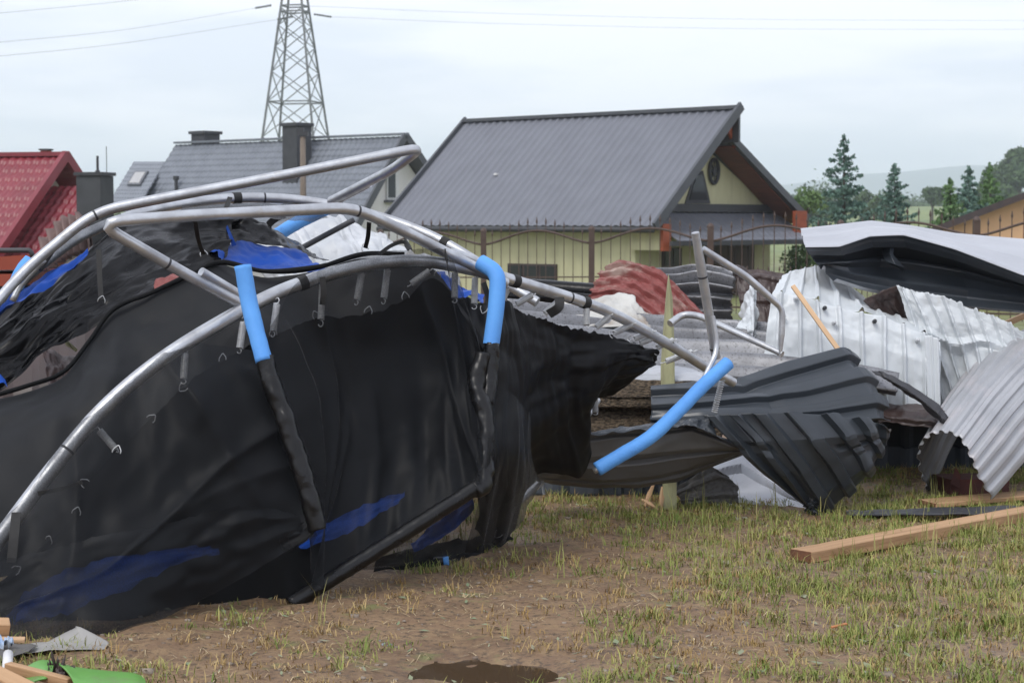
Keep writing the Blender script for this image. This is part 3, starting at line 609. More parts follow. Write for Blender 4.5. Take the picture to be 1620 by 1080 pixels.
# ---- lattice pylon
Yp = 200.0; cx = P(468, 215, Yp)[0]; mpx = Yp / FPX
T = thing('pylon', (cx, Yp, 0.4), 'tall dark lattice power pylon standing behind the grey roofs', 'pylon')
M['lattice'] = pm('dark_galvanised_lattice', (0.15, 0.16, 0.165), (0.11, 0.115, 0.12), 0.5, 0.7)
zA, zB = P(468, 215, Yp)[2], P(468, 10, Yp)[2]
def rad(z): return (57.7 + (24 - 57.7) * (z - zA) / (zB - zA)) * mpx
def corner(k, z):
    a = R(33.7) + k * math.pi / 2; return np.array([cx + rad(z) * math.cos(a), Yp + rad(z) * math.sin(a), z])
for k in range(4):
    mb = MB(); mb.bar(corner(k, 0.4), corner(k, zB + 3.4), 0.22, 0.22); mb.build('leg', M['lattice'], T)
lev = [0.4]; z = 0.4
while z < zB - 1.2: z += rad(z) * 0.95; lev.append(min(z, zB))
for i in range(len(lev) - 1):
    for k in range(4):
        mb = MB(); mb.bar(corner(k, lev[i]), corner(k + 1, lev[i + 1]), 0.09, 0.09); mb.bar(corner(k + 1, lev[i]), corner(k, lev[i + 1]), 0.09, 0.09); mb.build('brace', M['lattice'], T)
for z_ in (lev[3], zB, zB - 0.6):
    for k in range(4):
        mb = MB(); mb.bar(corner(k, z_), corner(k + 1, z_), 0.14, 0.14); mb.build('girt', M['lattice'], T)
arm_z = zB + 2.6
for s_ in (-1, 1):
    mb = MB(); tip = np.array([cx + s_ * 5.2, Yp, arm_z])
    for k in range(4):
        if (corner(k, zB)[0] - cx) * s_ > 0: mb.bar(corner(k, zB + 2.2), tip, 0.12, 0.12); mb.bar(corner(k, zB + 3.3), tip, 0.1, 0.1)
    mb.build('crossarm', M['lattice'], T)
def insul(a, b_):
    mb = MB(); n = 13; pts = [a + (b_ - a) * t for t in np.linspace(0, 1, n)]
    mb.tube(pts, [0.05 if i % 2 else 0.13 for i in range(n)], 8); return mb
for q in (((405, 13, Yp - 6), (428, 9, Yp - 3)), ((498, 23, Yp + 3), (523, 27, Yp + 6)), ((440, 31, Yp - 3), (462, 27, Yp))):
    insul(P(*q[0]), P(*q[1])).build('insulator', M['lattice'], T, True)
M['cable'] = pm('grey_cable', (0.42, 0.43, 0.45), (0.38, 0.39, 0.41), 1, 0.5)
def cable(pts, label):
    mb = MB(); mb.tube(crom(np.array(PP(*pts)), 40), 0.02, 5); tag(mb.build('power_line', M['cable'], None, True), label, 'cable', 'power lines from the pylon')
cable([(428, 9, 197), (405, 13, 194), (200, 47, 165), (-20, 69, 140)], 'middle one of three power lines sloping from pylon to the left edge')
cable([(440, 31, 197), (200, 68, 165), (-20, 91, 140)], 'lowest power line sloping from pylon to the left edge')
cable([(440, -30, 197), (215, 0, 165), (-20, 23, 140)], 'highest power line crossing the top left corner of the sky')
cable([(486, 10, 203), (800, 22, 230), (1200, 31, 260), (1640, 33, 300)], 'upper power line running from pylon to the right edge')
cable([(523, 27, 206), (800, 38, 230), (1200, 46, 260), (1640, 47, 300)], 'lower power line running from pylon to the right edge')

# ================================================================== trees
M['needle'] = pm('blue_green_needles', (0.075, 0.145, 0.11), (0.15, 0.25, 0.20), 1.5, 0.8)
M['needle2'] = pm('green_needles', (0.085, 0.17, 0.055), (0.14, 0.24, 0.085), 1.5, 0.8)
M['leaf'] = pm('green_leaves', (0.06, 0.12, 0.03), (0.11, 0.18, 0.045), 1.0, 0.7)
M['leafdark'] = pm('dark_green_leaves', (0.035, 0.075, 0.025), (0.07, 0.12, 0.04), 0.6, 0.8)
M['bark'] = pm('brown_bark', (0.10, 0.075, 0.055), (0.06, 0.045, 0.035), 6, 0.95)
def quads(c, n, s, mb_, r_):
    """n small leaf faces of size s about centres c"""
    a = r_.normal(size=(n, 3)); a /= np.linalg.norm(a, axis=1)[:, None]
    b_ = np.cross(a, r_.normal(size=(n, 3))); b_ /= np.linalg.norm(b_, axis=1)[:, None]
    s = np.asarray(s).reshape(-1, 1)
    v = np.stack([c - a * s, c + b_ * s * 0.5, c + a * s, c - b_ * s * 0.5], 1).reshape(-1, 3)
    mb_.add(v, [(4 * i, 4 * i + 1, 4 * i + 2, 4 * i + 3) for i in range(n)])
def spruce(px, pyt_, Y, wpx, label, matl, seed, group='young spruces behind the fence'):
    r_ = np.random.default_rng(seed)
    tp = P(px, pyt_, Y); gz_ = float(terrain(np.array(0.0), np.array(Y))); H = tp[2] - gz_; Wm = wpx * Y / FPX / 2
    T = thing('spruce_tree', (tp[0], Y, gz_), label, 'tree', group)
    mb = MB(); mb.tube([(tp[0], Y, gz_), (tp[0] + 0.03, Y, gz_ + H * 0.6), (tp[0], Y, tp[2])], [0.07 * H / 4, 0.04 * H / 4, 0.008], 8); mb.build('trunk', M['bark'], T)
    mb = MB(); z = 0.08
    # leader
    ls = np.array([[tp[0] + r_.normal() * 0.025, Y + r_.normal() * 0.025, tp[2] - q] for q in r_.uniform(0, 0.35, 40)]); quads(ls, len(ls), r_.uniform(0.03, 0.06, len(ls)), mb, r_)
    while z < 0.97:
        rr = Wm * (1 - z) ** 0.8 * (1 if z > 0.1 else 0.8)
        nb_ = 7 if z < 0.7 else 5
        off = r_.uniform(0, 6.28)
        for k in range(nb_):
            an = off + k * 6.283 / nb_ + r_.normal() * 0.2; ln = rr * r_.uniform(0.45, 1.3)
            z0 = gz_ + H * (z + r_.normal() * 0.012); up = r_.uniform(-0.02, 0.35)
            m_ = max(8, int(70 * ln))
            t = r_.uniform(0.1, 1, m_) ** 0.8; side = r_.normal(size=m_) * 0.14 * ln * (1.1 - t)
            c_ = np.stack([tp[0] + math.cos(an) * ln * t - math.sin(an) * side, Y + math.sin(an) * ln * t + math.cos(an) * side, z0 + ln * (up * t * t - 0.10 * t) + r_.normal(size=m_) * 0.03 - 0.12 * abs(side)], 1)
            quads(c_, m_, r_.uniform(0.04, 0.095, m_) * (Y / 60), mb, r_)
        z += 0.052 * (1 - 0.35 * z)
    mb.build('crown', matl, T)
spruce(1335, 212, 62, 150, 'tallest blue green spruce, right of the yellow house', M['needle'], 1)
spruce(1415, 258, 64, 125, 'small blue green spruce between the tallest spruce and the far field', M['needle'], 2)
spruce(1533, 262, 66, 120, 'bushy spruce rising behind the dark brown roof edge', M['needle'], 3)
spruce(1503, 280, 64, 105, 'yellow green young spruce at the low end of the brown roof edge', M['needle2'], 4)
spruce(1566, 258, 68, 110, 'thin topped green spruce nearest the wooded knoll', M['needle2'], 5)

def leafy(name, c, rx, ry, rz_, n, s, matl, label, cat, seed, group=None, trunk=True):
    r_ = np.random.default_rng(seed); gz_ = float(terrain(np.array(0.0), np.array(c[1])))
    T = thing(name, (c[0], c[1], gz_), label, cat, group)
    lobes = r_.normal(size=(11, 3)); lobes /= np.linalg.norm(lobes, axis=1)[:, None]; lobes *= r_.uniform(0.35, 0.75, (11, 1))
    k = r_.integers(0, 11, n); d = r_.normal(size=(n, 3)); d /= np.linalg.norm(d, axis=1)[:, None]
    q = lobes[k] + d * (r_.uniform(0.55, 1.0, (n, 1)) * 0.42)
    pts = np.array(c) + q * np.array([rx, ry, rz_]); pts = pts[pts[:, 2] > gz_ + 0.05]
    mb = MB(); quads(pts, len(pts), r_.uniform(0.6, 1.3, len(pts)) * s, mb, r_); mb.build('crown', matl, T)
    mb = MB(); mb.tube([(c[0], c[1], gz_ - 0.1), (c[0] + 0.05 * rx, c[1], c[2])], [0.09 * rx, 0.05 * rx], 8)
    for kk in range(3):
        mb.tube([(c[0], c[1], gz_ + (c[2] - gz_) * 0.5), np.array(c) + lobes[kk] * np.array([rx, ry, rz_])], [0.05 * rx, 0.015 * rx], 6)
    mb.build('trunk', M['bark'], T)
g_ = P(1272, 405, 56); leafy('garden_shrub', (g_[0], 56, 0.1), 0.75, 0.7, 1.0, 1500, 0.07, M['leaf'], 'green leafy shrub at the right corner of the yellow house', 'shrub', 11)
g_ = P(1276, 318, 80); leafy('orchard_tree', (g_[0], 80, g_[2]), 1.0, 1.0, 0.75, 1000, 0.10, M['leaf'], 'light green tree peeping over the right eave of the yellow house', 'tree', 12)
fr = 'far trees along the field edge'
for i, (px, py, Y, r1, lab) in enumerate([(1375, 322, 240, 2.0, 'round far tree just right of the tallest spruce'), (1475, 308, 260, 1.6, 'small dark tree standing alone on the far field edge'),
                                       (1398, 326, 230, 1.7, 'low far tree hidden partly by the small spruce'), (1306, 330, 200, 2.0, 'far tree left of the tallest spruce')]):
    g_ = P(px, py, Y); leafy('far_tree', g_, r1 * 1.3, r1, r1, 1600, 0.28, M['leafdark'], lab, 'tree', 20 + i, fr)
for i, (px, py, Y, rx_, rz_, lab) in enumerate([(1612, 268, 300, 5.2, 3.6, 'tall dark broadleaf tree on the knoll at the right edge'), (1590, 296, 280, 4.2, 2.6, 'lower broadleaf tree at the foot of the right knoll'), (1580, 325, 240, 5, 2.4, 'wide bush behind the spruces at right'), (1660, 285, 300, 5.5, 4, 'broadleaf tree cut off by the right edge')][:3]):
    g_ = P(px, py, Y); leafy('broadleaf_tree', g_, rx_, rx_, rz_, 4200, 0.42, M['leafdark'], lab, 'tree', 30 + i, 'broadleaf trees on the right knoll')
# far hedge line, one mass
r_ = np.random.default_rng(5); mb = MB(); n = 9000
x_ = r_.uniform(20, 190, n); y_ = 520 + r_.normal(size=n) * 10; z_ = 5.0 + np.abs(r_.normal(size=n)) * (1.2 + 2.0 * np.abs(np.sin(x_ * 0.13) * np.sin(x_ * 0.047 + 1)))
quads(np.stack([x_, y_, z_], 1), n, r_.uniform(0.4, 0.9, n), mb, r_)
tag(mb.build('treeline', M['leafdark']), 'distant dark green tree line across the field', 'trees', kind='stuff')

# ================================================================== wrecked trampoline
TR = thing('trampoline', (-0.5, 6.4, 0.0), 'wrecked trampoline lying on its side, bent steel tubes, torn black net, blue foam poles', 'trampoline')
PR = 0.0195
def cpath(pts, step=0.02): return even(crom(np.array(PP(*pts)), 40 * len(pts)), step)
ring_pts = cpath([(-60, 925, 5.82), (0, 850, 5.93), (80, 745, 6.04), (165, 645, 6.15), (265, 562, 6.27), (390, 487, 6.42), (480, 447, 6.52), (580, 420, 6.62), (660, 413, 6.72), (740, 425, 6.84), (850, 455, 7.05), (960, 492, 7.28), (1050, 540, 7.5), (1120, 583, 7.7), (1160, 605, 7.8)])
mb = MB(); mb.tube(ring_pts, np.interp(np.linspace(0, 1, len(ring_pts)), [0, 0.45, 1], [0.0265, 0.0235, 0.0195]), 14); ringo = mb.build('ring_tube', M['pipe'], TR, True, 50)
def joint(path, f, parent, r=PR):
    i = int(f * (len(path) - 1)); d = path[min(i + 2, len(path) - 1)] - path[max(i - 2, 0)]; d /= np.linalg.norm(d)
    c_ = path[i]; mb = MB(); mb.tube([c_ - d * 0.004, c_ + d * 0.004], r * 1.035, 14); mb.build('tube_joint', M['trimdark'], parent, True, 40)
joint(ring_pts, 0.15, ringo, 0.0258); joint(ring_pts, 0.73, ringo, 0.0218)
back_pts = cpath([(-60, 545, 6.9), (0, 478, 7.1), (70, 415, 7.35), (140, 368, 7.6), (240, 332, 7.85), (350, 315, 8.05), (440, 314, 8.15), (520, 324, 8.2), (600, 343, 8.2), (680, 372, 8.15), (745, 408, 8.05), (800, 447, 7.9), (850, 478, 7.85)])
mb = MB(); mb.tube(back_pts, 0.0215, 14); backo = mb.build('ring_tube', M['pipe'], TR, True, 50)
for f in (0.33, 0.56): joint(back_pts, f, backo, 0.0215)
def leg(pts, rad_=0.1, jt=()):
    p_ = even(pipe_path(PP(*pts), rad_), 0.02); mb = MB(); mb.tube(p_, PR, 14); o = mb.build('leg', M['pipe'], TR, True, 50)
    for f in jt: joint(p_, f, o, PR)
    return o
leg([(-30, 506, 6.75), (40, 426, 6.9), (150, 335, 7.0), (250, 315, 7.05), (420, 283, 7.15), (600, 247, 7.25), (668, 233, 7.3), (622, 268, 7.55), (524, 318, 8.1)], 0.10, (0.22,))
legC = leg([(392, 486, 6.44), (300, 437, 6.3), (152, 352, 6.08), (300, 341, 6.2), (440, 334, 6.35), (560, 328, 6.5), (660, 376, 6.68), (800, 448, 6.93)], 0.09, (0.16, 0.68))
mb = MB(); mb.tube(PP((318, 430, 6.32), (392, 474, 6.45)), PR * 0.85, 14); stub = mb.build('leg_socket', M['pipe'], TR, True, 50)
mb = MB(); mb.tube(PP((715, 397, 6.85), (770, 420, 6.93)), PR * 0.8, 14); mb.build('leg_socket', M['pipe'], TR, True, 50)
mb = MB(); mb.tube(PP((528, 322, 8.1), (585, 292, 7.8)), PR * 0.62, 12); mb.build('leg_socket', M['pipe'], TR, True, 50)
mb = MB(); mb.tube(PP((60, 425, 6.95), (87, 384, 7.0)), PR * 0.9, 12); mb.build('leg_socket', M['trimdark'], TR, True, 50)
# leg at the right end, flattened where it was torn off
p_ = even(pipe_path(PP((1100, 368, 7.45), (1112, 440, 7.5), (1133, 566, 7.6)), 0.1), 0.02); n_ = len(p_)
mb = MB(); mb.tube(p_, np.interp(np.arange(n_), [0, n_ * 0.25, n_], [PR * 0.8, PR, PR * 0.95]), 14); o = mb.build('leg', M['pipe'], TR, True, 50); joint(p_, 0.35, o, PR); joint(p_, 0.93, o, PR)
p_ = even(pipe_path(PP((1112, 394, 7.48), (1180, 437, 7.55), (1238, 488, 7.6), (1237, 520, 7.6), (1234, 566, 7.6)), 0.03), 0.015)
mb = MB(); mb.tube(p_, np.interp(np.linspace(0, 1, len(p_)), [0, 0.45, 0.62, 0.68, 0.85, 1], [PR * 0.72, PR * 0.8, PR * 0.7, PR * 0.62, PR * 0.66, PR * 0.25]), 14); mb.build('leg', M['pipe'], TR, True, 50)
p_ = even(pipe_path(PP((1238, 560, 7.6), (1160, 524, 7.75), (1105, 499, 7.9), (1080, 497, 7.95), (1060, 512, 7.9)), 0.08), 0.015)
mb = MB(); mb.tube(p_, np.interp(np.linspace(0, 1, len(p_)), [0, 0.6, 1], [PR * 0.62, PR * 0.72, PR * 0.8]), 14); mb.build('leg', M['pipe'], TR, True, 50)
p_ = even(pipe_path(PP((1127, 500, 7.5), (1136, 553, 7.5), (1112, 602, 7.42)), 0.05), 0.015)
mb = MB(); mb.tube(p_, PR * 0.55, 12); mb.build('pole_stub', M['pipe'], TR, True, 50)
mb = MB(); mb.tube(PP((905, 690, 7.75), (945, 632, 7.9)), PR * 0.85, 12); mb.build('tube_piece', M['pipe'], TR, True, 50)
mb = MB(); mb.tube(PP((775, 835, 7.62), (856, 762, 8.0)), PR * 0.8, 12); mb.tube(PP((858, 762, 8.0), (861, 782, 7.98)), 0.006, 6); mb.build('tube_piece', M['pipe'], TR, True, 50)

# net poles with foam
def lumpy(pts, r0, amp, seed, seg=14, step=0.02, fl=None):
    p_ = cpath(pts, step); mb = MB(); n = len(p_)
    rr = np.array([r0 * (1 + amp * 0.7 * mnoise.fractal(Vector((i * step * 9, seed, 0)), 1, 2, 2)) for i in range(n)])
    mb.tube(p_, rr, seg); v = mb.v[0].reshape(n, seg, 3)
    for i in range(n):
        for k in range(seg):
            q = v[i, k]; d = q - p_[i]; v[i, k] = p_[i] + d * (1 + amp * 0.9 * mnoise.fractal(Vector((q[0] * 34 + seed, q[1] * 34, (q[2] + 0.7 * q[0]) * 30)), 1, 2, 3))
    mb.v[0] = v.reshape(-1, 3); return mb
pole1 = lumpy([(391, 430, 6.28), (402, 500, 6.26), (420, 570, 6.2), (452, 660, 6.15), (500, 835, 6.1)], 0.014, 0.0, 1).build('net_pole', M['pipe'], TR, True)
lumpy([(384, 420, 6.28), (391, 462, 6.27), (399, 500, 6.25), (418, 572, 6.2)], 0.0285, 0.06, 2, 18, 0.012).build('foam_sleeve', M['foam'], pole1, True)
lumpy([(418, 566, 6.21), (434, 620, 6.18), (450, 660, 6.16), (468, 715, 6.14), (488, 780, 6.12), (502, 838, 6.11)], 0.031, 0.20, 3, 22, 0.008).build('black_sleeve', M['sleeve'], pole1, True)
lumpy([(500, 822, 6.12), (480, 842, 6.14), (452, 862, 6.2)], 0.026, 0.25, 4, 18, 0.008).build('black_sleeve', M['sleeve'], pole1, True)
pole2 = lumpy([(784, 480, 6.71), (777, 545, 6.68), (772, 600, 6.65), (768, 660, 6.59), (768, 720, 6.54), (765, 762, 6.5)], 0.012, 0.0, 1).build('net_pole', M['pipe'], TR, True)
o = MB(); p_ = even(pipe_path(PP((760, 415, 6.78), (788, 432, 6.74), (786, 480, 6.71), (777, 545, 6.68)), 0.07), 0.012); o.tube(p_, 0.0295, 18); o.build('foam_sleeve', M['foam'], pole2, True, 50)
lumpy([(778, 543, 6.68), (775, 590, 6.66), (768, 640, 6.62)], 0.029, 0.16, 6, 22, 0.008).build('black_sleeve', M['sleeve'], pole2, True)
lumpy([(764, 560, 6.66), (754, 610, 6.62), (768, 660, 6.58), (768, 720, 6.54), (764, 765, 6.5), (748, 775, 6.47)], 0.030, 0.22, 7, 22, 0.008).build('black_sleeve', M['sleeve'], pole2, True)
lumpy([(757, 768, 6.48), (660, 830, 6.38), (560, 893, 6.28), (458, 956, 6.18)], 0.027, 0.07, 8, 20, 0.015).build('black_sleeve', M['sleeve'], pole2, True)
pole3 = lumpy([(940, 745, 7.2), (1010, 702, 7.25), (1075, 645, 7.35), (1130, 588, 7.45)], 0.012, 0.0, 1).build('net_pole', M['pipe'], TR, True)
lumpy([(944, 742, 7.2), (985, 718, 7.22), (1030, 690, 7.27), (1075, 648, 7.34), (1110, 612, 7.4), (1152, 574, 7.48)], 0.0275, 0.05, 9, 18, 0.012).build('foam_sleeve', M['foam'], pole3, True)
pole4 = lumpy([(20, 476, 6.9), (35, 448, 6.92), (70, 410, 6.95)], 0.012, 0.0, 1).build('net_pole', M['pipe'], TR, True)
lumpy([(24, 455, 6.93), (34, 432, 6.93), (50, 412, 6.95)], 0.029, 0.08, 10, 18, 0.012).build('foam_sleeve', M['foam'], pole4, True)
pole5 = lumpy([(433, 375, 8.3), (475, 350, 8.4), (520, 325, 8.5)], 0.012, 0.0, 1).build('net_pole', M['pipe'], TR, True)
lumpy([(435, 374, 8.28), (475, 350, 8.38), (525, 326, 8.5)], 0.030, 0.06, 11, 18, 0.012).build('foam_sleeve', M['foam'], pole5, True)
pole6 = lumpy([(600, 897, 6.85), (700, 888, 6.9)], 0.02, 0.1, 12).build('net_pole', M['sleeve'], TR, True)
mb = MB(); mb.tube(PP((699, 888, 6.9), (710, 887, 6.9)), 0.018, 12); mb.build('foam_sleeve', M['foam'], pole6, True)

# cloth
def cloth(name, ctrl, nu, nv, mat_, wuv, parent=TR, wob=0.0, wsc=3, seed=0.0, jag=0.0, jagedges='', prof=None):
    mb = MB(); surf(mb, ctrl, nu, nv, wuv=wuv, wob=wob, wsc=wsc, seed=seed, jag=jag, jagedges=jagedges, prof=prof); return mb.build(name, mat_, parent, True)
def rows(cols): return [list(r) for r in zip(*cols)]
# far side of the net: the smooth dark sheet behind the front ring
mid = rows([
 [(-60, 640, 6.62), (-60, 690, 6.45), (-60, 800, 6.25), (-60, 930, 6.08)],
 [(40, 612, 6.68), (40, 660, 6.47), (50, 780, 6.3), (60, 900, 6.18)],
 [(100, 590, 6.74), (115, 640, 6.5), (125, 760, 6.36), (130, 860, 6.26)],
 [(140, 542, 6.82), (170, 600, 6.55), (190, 720, 6.45), (200, 830, 6.36)],
 [(180, 490, 6.9), (220, 560, 6.7), (250, 660, 6.55), (270, 780, 6.48)],
 [(240, 464, 6.95), (280, 530, 6.75), (310, 620, 6.65), (330, 740, 6.6)],
 [(300, 436, 7.0), (340, 500, 6.8), (370, 590, 6.72), (400, 700, 6.68)],
 [(350, 416, 7.05), (400, 480, 6.86), (430, 560, 6.78), (460, 680, 6.72)],
 [(420, 430, 7.05), (470, 490, 6.92), (500, 560, 6.85), (520, 680, 6.8)],
 [(500, 424, 7.05), (540, 490, 6.96), (570, 560, 6.9), (590, 680, 6.85)],
 [(575, 404, 7.06), (610, 470, 7.0), (640, 560, 6.95), (660, 690, 6.9)],
 [(650, 408, 7.1), (690, 480, 7.05), (710, 560, 7.0), (720, 690, 6.95)],
 [(688, 430, 7.12), (740, 500, 7.08), (775, 580, 7.05), (780, 700, 7.0)]])
cloth('net_far_side', mid, 110, 60, M['far'], [(5, 2.2, 0.035, 1.3), (10, 4, 0.012, 4.4)], wob=0.0)
# rolled hem along its top
hem = cpath([(-60, 640, 6.6), (40, 611, 6.66), (100, 588, 6.72), (140, 541, 6.8), (180, 489, 6.88), (240, 463, 6.93), (300, 435, 6.98), (350, 415, 7.03), (420, 429, 7.03), (500, 423, 7.03), (575, 402, 7.04), (640, 402, 7.06)], 0.015)
mb = MB(); mb.tube(hem, np.array([0.008 + 0.008 * abs(mnoise.noise(Vector((i * 0.06, 2, 1)))) for i in range(len(hem))]), 10); mb.build('net_hem', M['mat'], TR, True)
# glossy cover on the far left
tarp = rows([
 [(-60, 560, 7.0), (-60, 580, 6.95), (-60, 610, 6.9), (-60, 640, 6.85)],
 [(20, 492, 7.2), (20, 540, 7.05), (20, 575, 6.98), (20, 606, 6.92)],
 [(70, 455, 7.35), (70, 490, 7.18), (65, 530, 7.05), (62, 563, 7.0)],
 [(120, 415, 7.5), (120, 460, 7.28), (115, 500, 7.15), (110, 540, 7.05)],
 [(175, 370, 7.66), (175, 430, 7.4), (170, 470, 7.25), (165, 505, 7.12)],
 [(240, 345, 7.8), (240, 400, 7.55), (235, 440, 7.35), (225, 475, 7.2)],
 [(300, 338, 7.9), (305, 380, 7.65), (300, 415, 7.45), (290, 445, 7.25)],
 [(365, 340, 8.0), (368, 370, 7.75), (362, 395, 7.55), (352, 420, 7.35)]])
cloth('pad_cover', tarp, 200, 110, M['tarp'], [(4, 4, 0.035, 2.2), (5, 9, 0.010, 7.7), (12, 14, 0.003, 5.1)])
# black net strip stretched between back ring and leg, upper left
strip = rows([[(280, 352, 7.5), (285, 335, 7.8), (290, 322, 7.98)], [(380, 340, 7.6), (385, 330, 7.85), (390, 322, 8.0)], [(470, 350, 7.9), (460, 336, 8.0), (455, 322, 8.1)], [(520, 345, 8.1), (500, 334, 8.1), (480, 324, 8.12)]])
cloth('net_strip', strip, 30, 12, M['net'], [(8, 2, 0.01, 3.0)])
cloth('net_strip', rows([[(-20, 520, 6.85), (-20, 500, 6.85)], [(40, 468, 7.02), (30, 440, 6.98)], [(110, 412, 7.3), (100, 378, 7.2)], [(200, 362, 7.6), (190, 335, 7.4)]]), 40, 10, M['netthin'], [(8, 2, 0.01, 3.0)])
# cover fold with the blue underside
fold = rows([[(330, 372, 7.9), (340, 360, 8.0), (352, 385, 7.85)], [(370, 345, 8.05), (400, 352, 8.05), (400, 385, 7.9)], [(400, 352, 8.15), (440, 366, 8.1), (450, 392, 7.95)], [(440, 372, 8.2), (480, 392, 8.15), (490, 404, 8.0)], [(490, 402, 8.2), (505, 408, 8.15), (522, 414, 8.05)]])
cloth('pad_cover', fold, 60, 24, M['tarp'], [(7, 4, 0.014, 9.1), (14, 8, 0.004, 3.7)])
cloth('spring_pad', rows([[(330, 398, 7.55), (345, 404, 7.45), (350, 420, 7.35)], [(365, 384, 7.8), (385, 410, 7.6), (395, 425, 7.45)], [(385, 381, 7.88), (425, 408, 7.7), (430, 432, 7.5)], [(430, 386, 7.95), (460, 410, 7.75), (475, 430, 7.55)], [(475, 400, 8.0), (500, 415, 7.8), (515, 425, 7.6)]]), 60, 24, M['pad'], [(4, 3, 0.02, 1.7), (8, 6, 0.008, 4.0)])
cloth('spring_pad', rows([[(358, 352, 7.94), (356, 356, 7.92)], [(367, 372, 7.75), (362, 374, 7.75)], [(374, 388, 7.72), (367, 390, 7.7)]]), 12, 4, M['pad'], [])
cloth('spring_pad', rows([[(-10, 498, 6.98), (-10, 506, 6.95)], [(22, 465, 7.12), (24, 480, 7.0)], [(55, 447, 7.18), (60, 462, 7.1)], [(95, 424, 7.3), (95, 440, 7.2)], [(140, 395, 7.45), (138, 402, 7.4)]]), 40, 10, M['pad'], [(5, 2, 0.02, 2.0)])
cloth('spring_pad', rows([[(640, 420, 7.2), (642, 446, 7.1)], [(690, 432, 7.3), (690, 456, 7.15)], [(730, 448, 7.35), (735, 468, 7.2)], [(765, 466, 7.4), (765, 478, 7.25)]]), 30, 10, M['pad'], [(5, 2, 0.03, 2.6)])
cloth('spring_pad', rows([[(-40, 606, 6.72), (-40, 640, 6.7)], [(-6, 590, 6.85), (0, 606, 6.8)], [(8, 600, 6.84), (12, 612, 6.8)]]), 16, 8, M['pad'], [])
# jumping mat hanging from the springs (opaque), torn off the hooks
mat_top = [(-60, 962, 5.86), (20, 905, 5.97), (75, 858, 6.05), (118, 815, 6.1), (135, 768, 6.16), (180, 717, 6.22), (235, 666, 6.28), (290, 612, 6.36), (350, 572, 6.45), (430, 532, 6.54), (500, 504, 6.62), (580, 497, 6.72), (640, 474, 6.8), (690, 440, 6.88), (745, 520, 6.9), (790, 600, 6.92)]
mat_mid = [(-60, 985, 5.84), (20, 960, 5.9), (90, 930, 5.98), (150, 900, 6.05), (190, 860, 6.1), (240, 820, 6.18), (290, 790, 6.26), (340, 770, 6.32), (390, 740, 6.38), (450, 720, 6.5), (510, 700, 6.6), (580, 690, 6.68), (640, 680, 6.75), (690, 670, 6.82), (740, 670, 6.85), (790, 690, 6.9)]
mat_bot = [(-60, 1020, 5.76), (40, 1012, 5.8), (120, 1000, 5.86), (190, 1000, 5.80), (240, 978, 5.96), (300, 960, 6.13), (350, 954, 6.19), (400, 948, 6.25), (435, 948, 6.26), (470, 951, 6.25), (530, 908, 6.34), (590, 872, 6.42), (640, 842, 6.5), (690, 812, 6.58), (740, 786, 6.66), (790, 775, 6.78)]
cloth('jumping_mat', [mat_top, mat_mid, mat_bot], 150, 70, M['mat'], [(6, 3, 0.022, 6.6)], jag=0.012, jagedges='t')
# blue pad pressed against the inside of the net
cloth('spring_pad', rows([[(10, 975, 5.78), (20, 990, 5.77)], [(60, 925, 5.84), (70, 978, 5.8)], [(130, 893, 5.89), (140, 955, 5.85)], [(220, 875, 5.96), (220, 922, 5.91)], [(310, 866, 6.03), (300, 886, 5.99)], [(345, 866, 6.06), (348, 878, 6.04)]]), 40, 14, M['pad'], [(6, 2, 0.02, 8.0)], jag=0.02, jagedges='tb')
cloth('spring_pad', rows([[(470, 860, 6.33), (475, 868, 6.32)], [(540, 815, 6.41), (545, 845, 6.38)], [(600, 790, 6.48), (605, 810, 6.46)], [(640, 778, 6.55), (640, 786, 6.54)]]), 26, 12, M['pad'], [(6, 2, 0.015, 8.0)], jag=0.015, jagedges='tb')
cloth('spring_pad', rows([[(650, 860, 6.75), (655, 872, 6.7)], [(690, 826, 6.78), (700, 850, 6.74)], [(735, 790, 6.82), (742, 815, 6.78)], [(745, 740, 6.86), (752, 770, 6.82)]]), 60, 20, M['pad'], [(6, 2, 0.015, 3.0)])
# the front net, from the ring down to the ground
net_l = rows([
 [(-60, 880, 5.74), (-60, 930, 5.70), (-60, 980, 5.66), (-60, 1030, 5.60)],
 [(15, 806, 5.88), (25, 880, 5.80), (35, 955, 5.72), (60, 1022, 5.62)],
 [(80, 728, 5.98), (115, 820, 5.86), (145, 925, 5.76), (178, 1012, 5.66)],
 [(165, 640, 6.08), (205, 760, 5.96), (240, 870, 5.88), (268, 972, 5.90)],
 [(240, 578, 6.17), (275, 700, 6.04), (310, 830, 5.98), (340, 938, 6.00)],
 [(312, 546, 6.26), (345, 660, 6.12), (380, 790, 6.06), (420, 893, 6.06)],
 [(400, 552, 6.32), (425, 640, 6.2), (462, 750, 6.14), (498, 848, 6.11)]])
cloth('safety_net', net_l, 120, 90, M['net'], [(4, 2.2, 0.035, 3.3), (9, 3, 0.006, 8.2)], prof=lambda u, v: 0.035 * np.exp(-np.abs(u - 0.70 - 0.26 * v) / 0.03) * np.clip(1.2 - v, 0.2, 1) + 0.03 * np.exp(-np.abs(v - 0.74 + 0.28 * u) / 0.03) + 0.02 * np.exp(-np.abs(v - 0.52 - 0.1 * u) / 0.04) * u + 0.02 * np.exp(-np.abs(u - 0.42 + 0.22 * v) / 0.025), jag=0.006, jagedges='t')
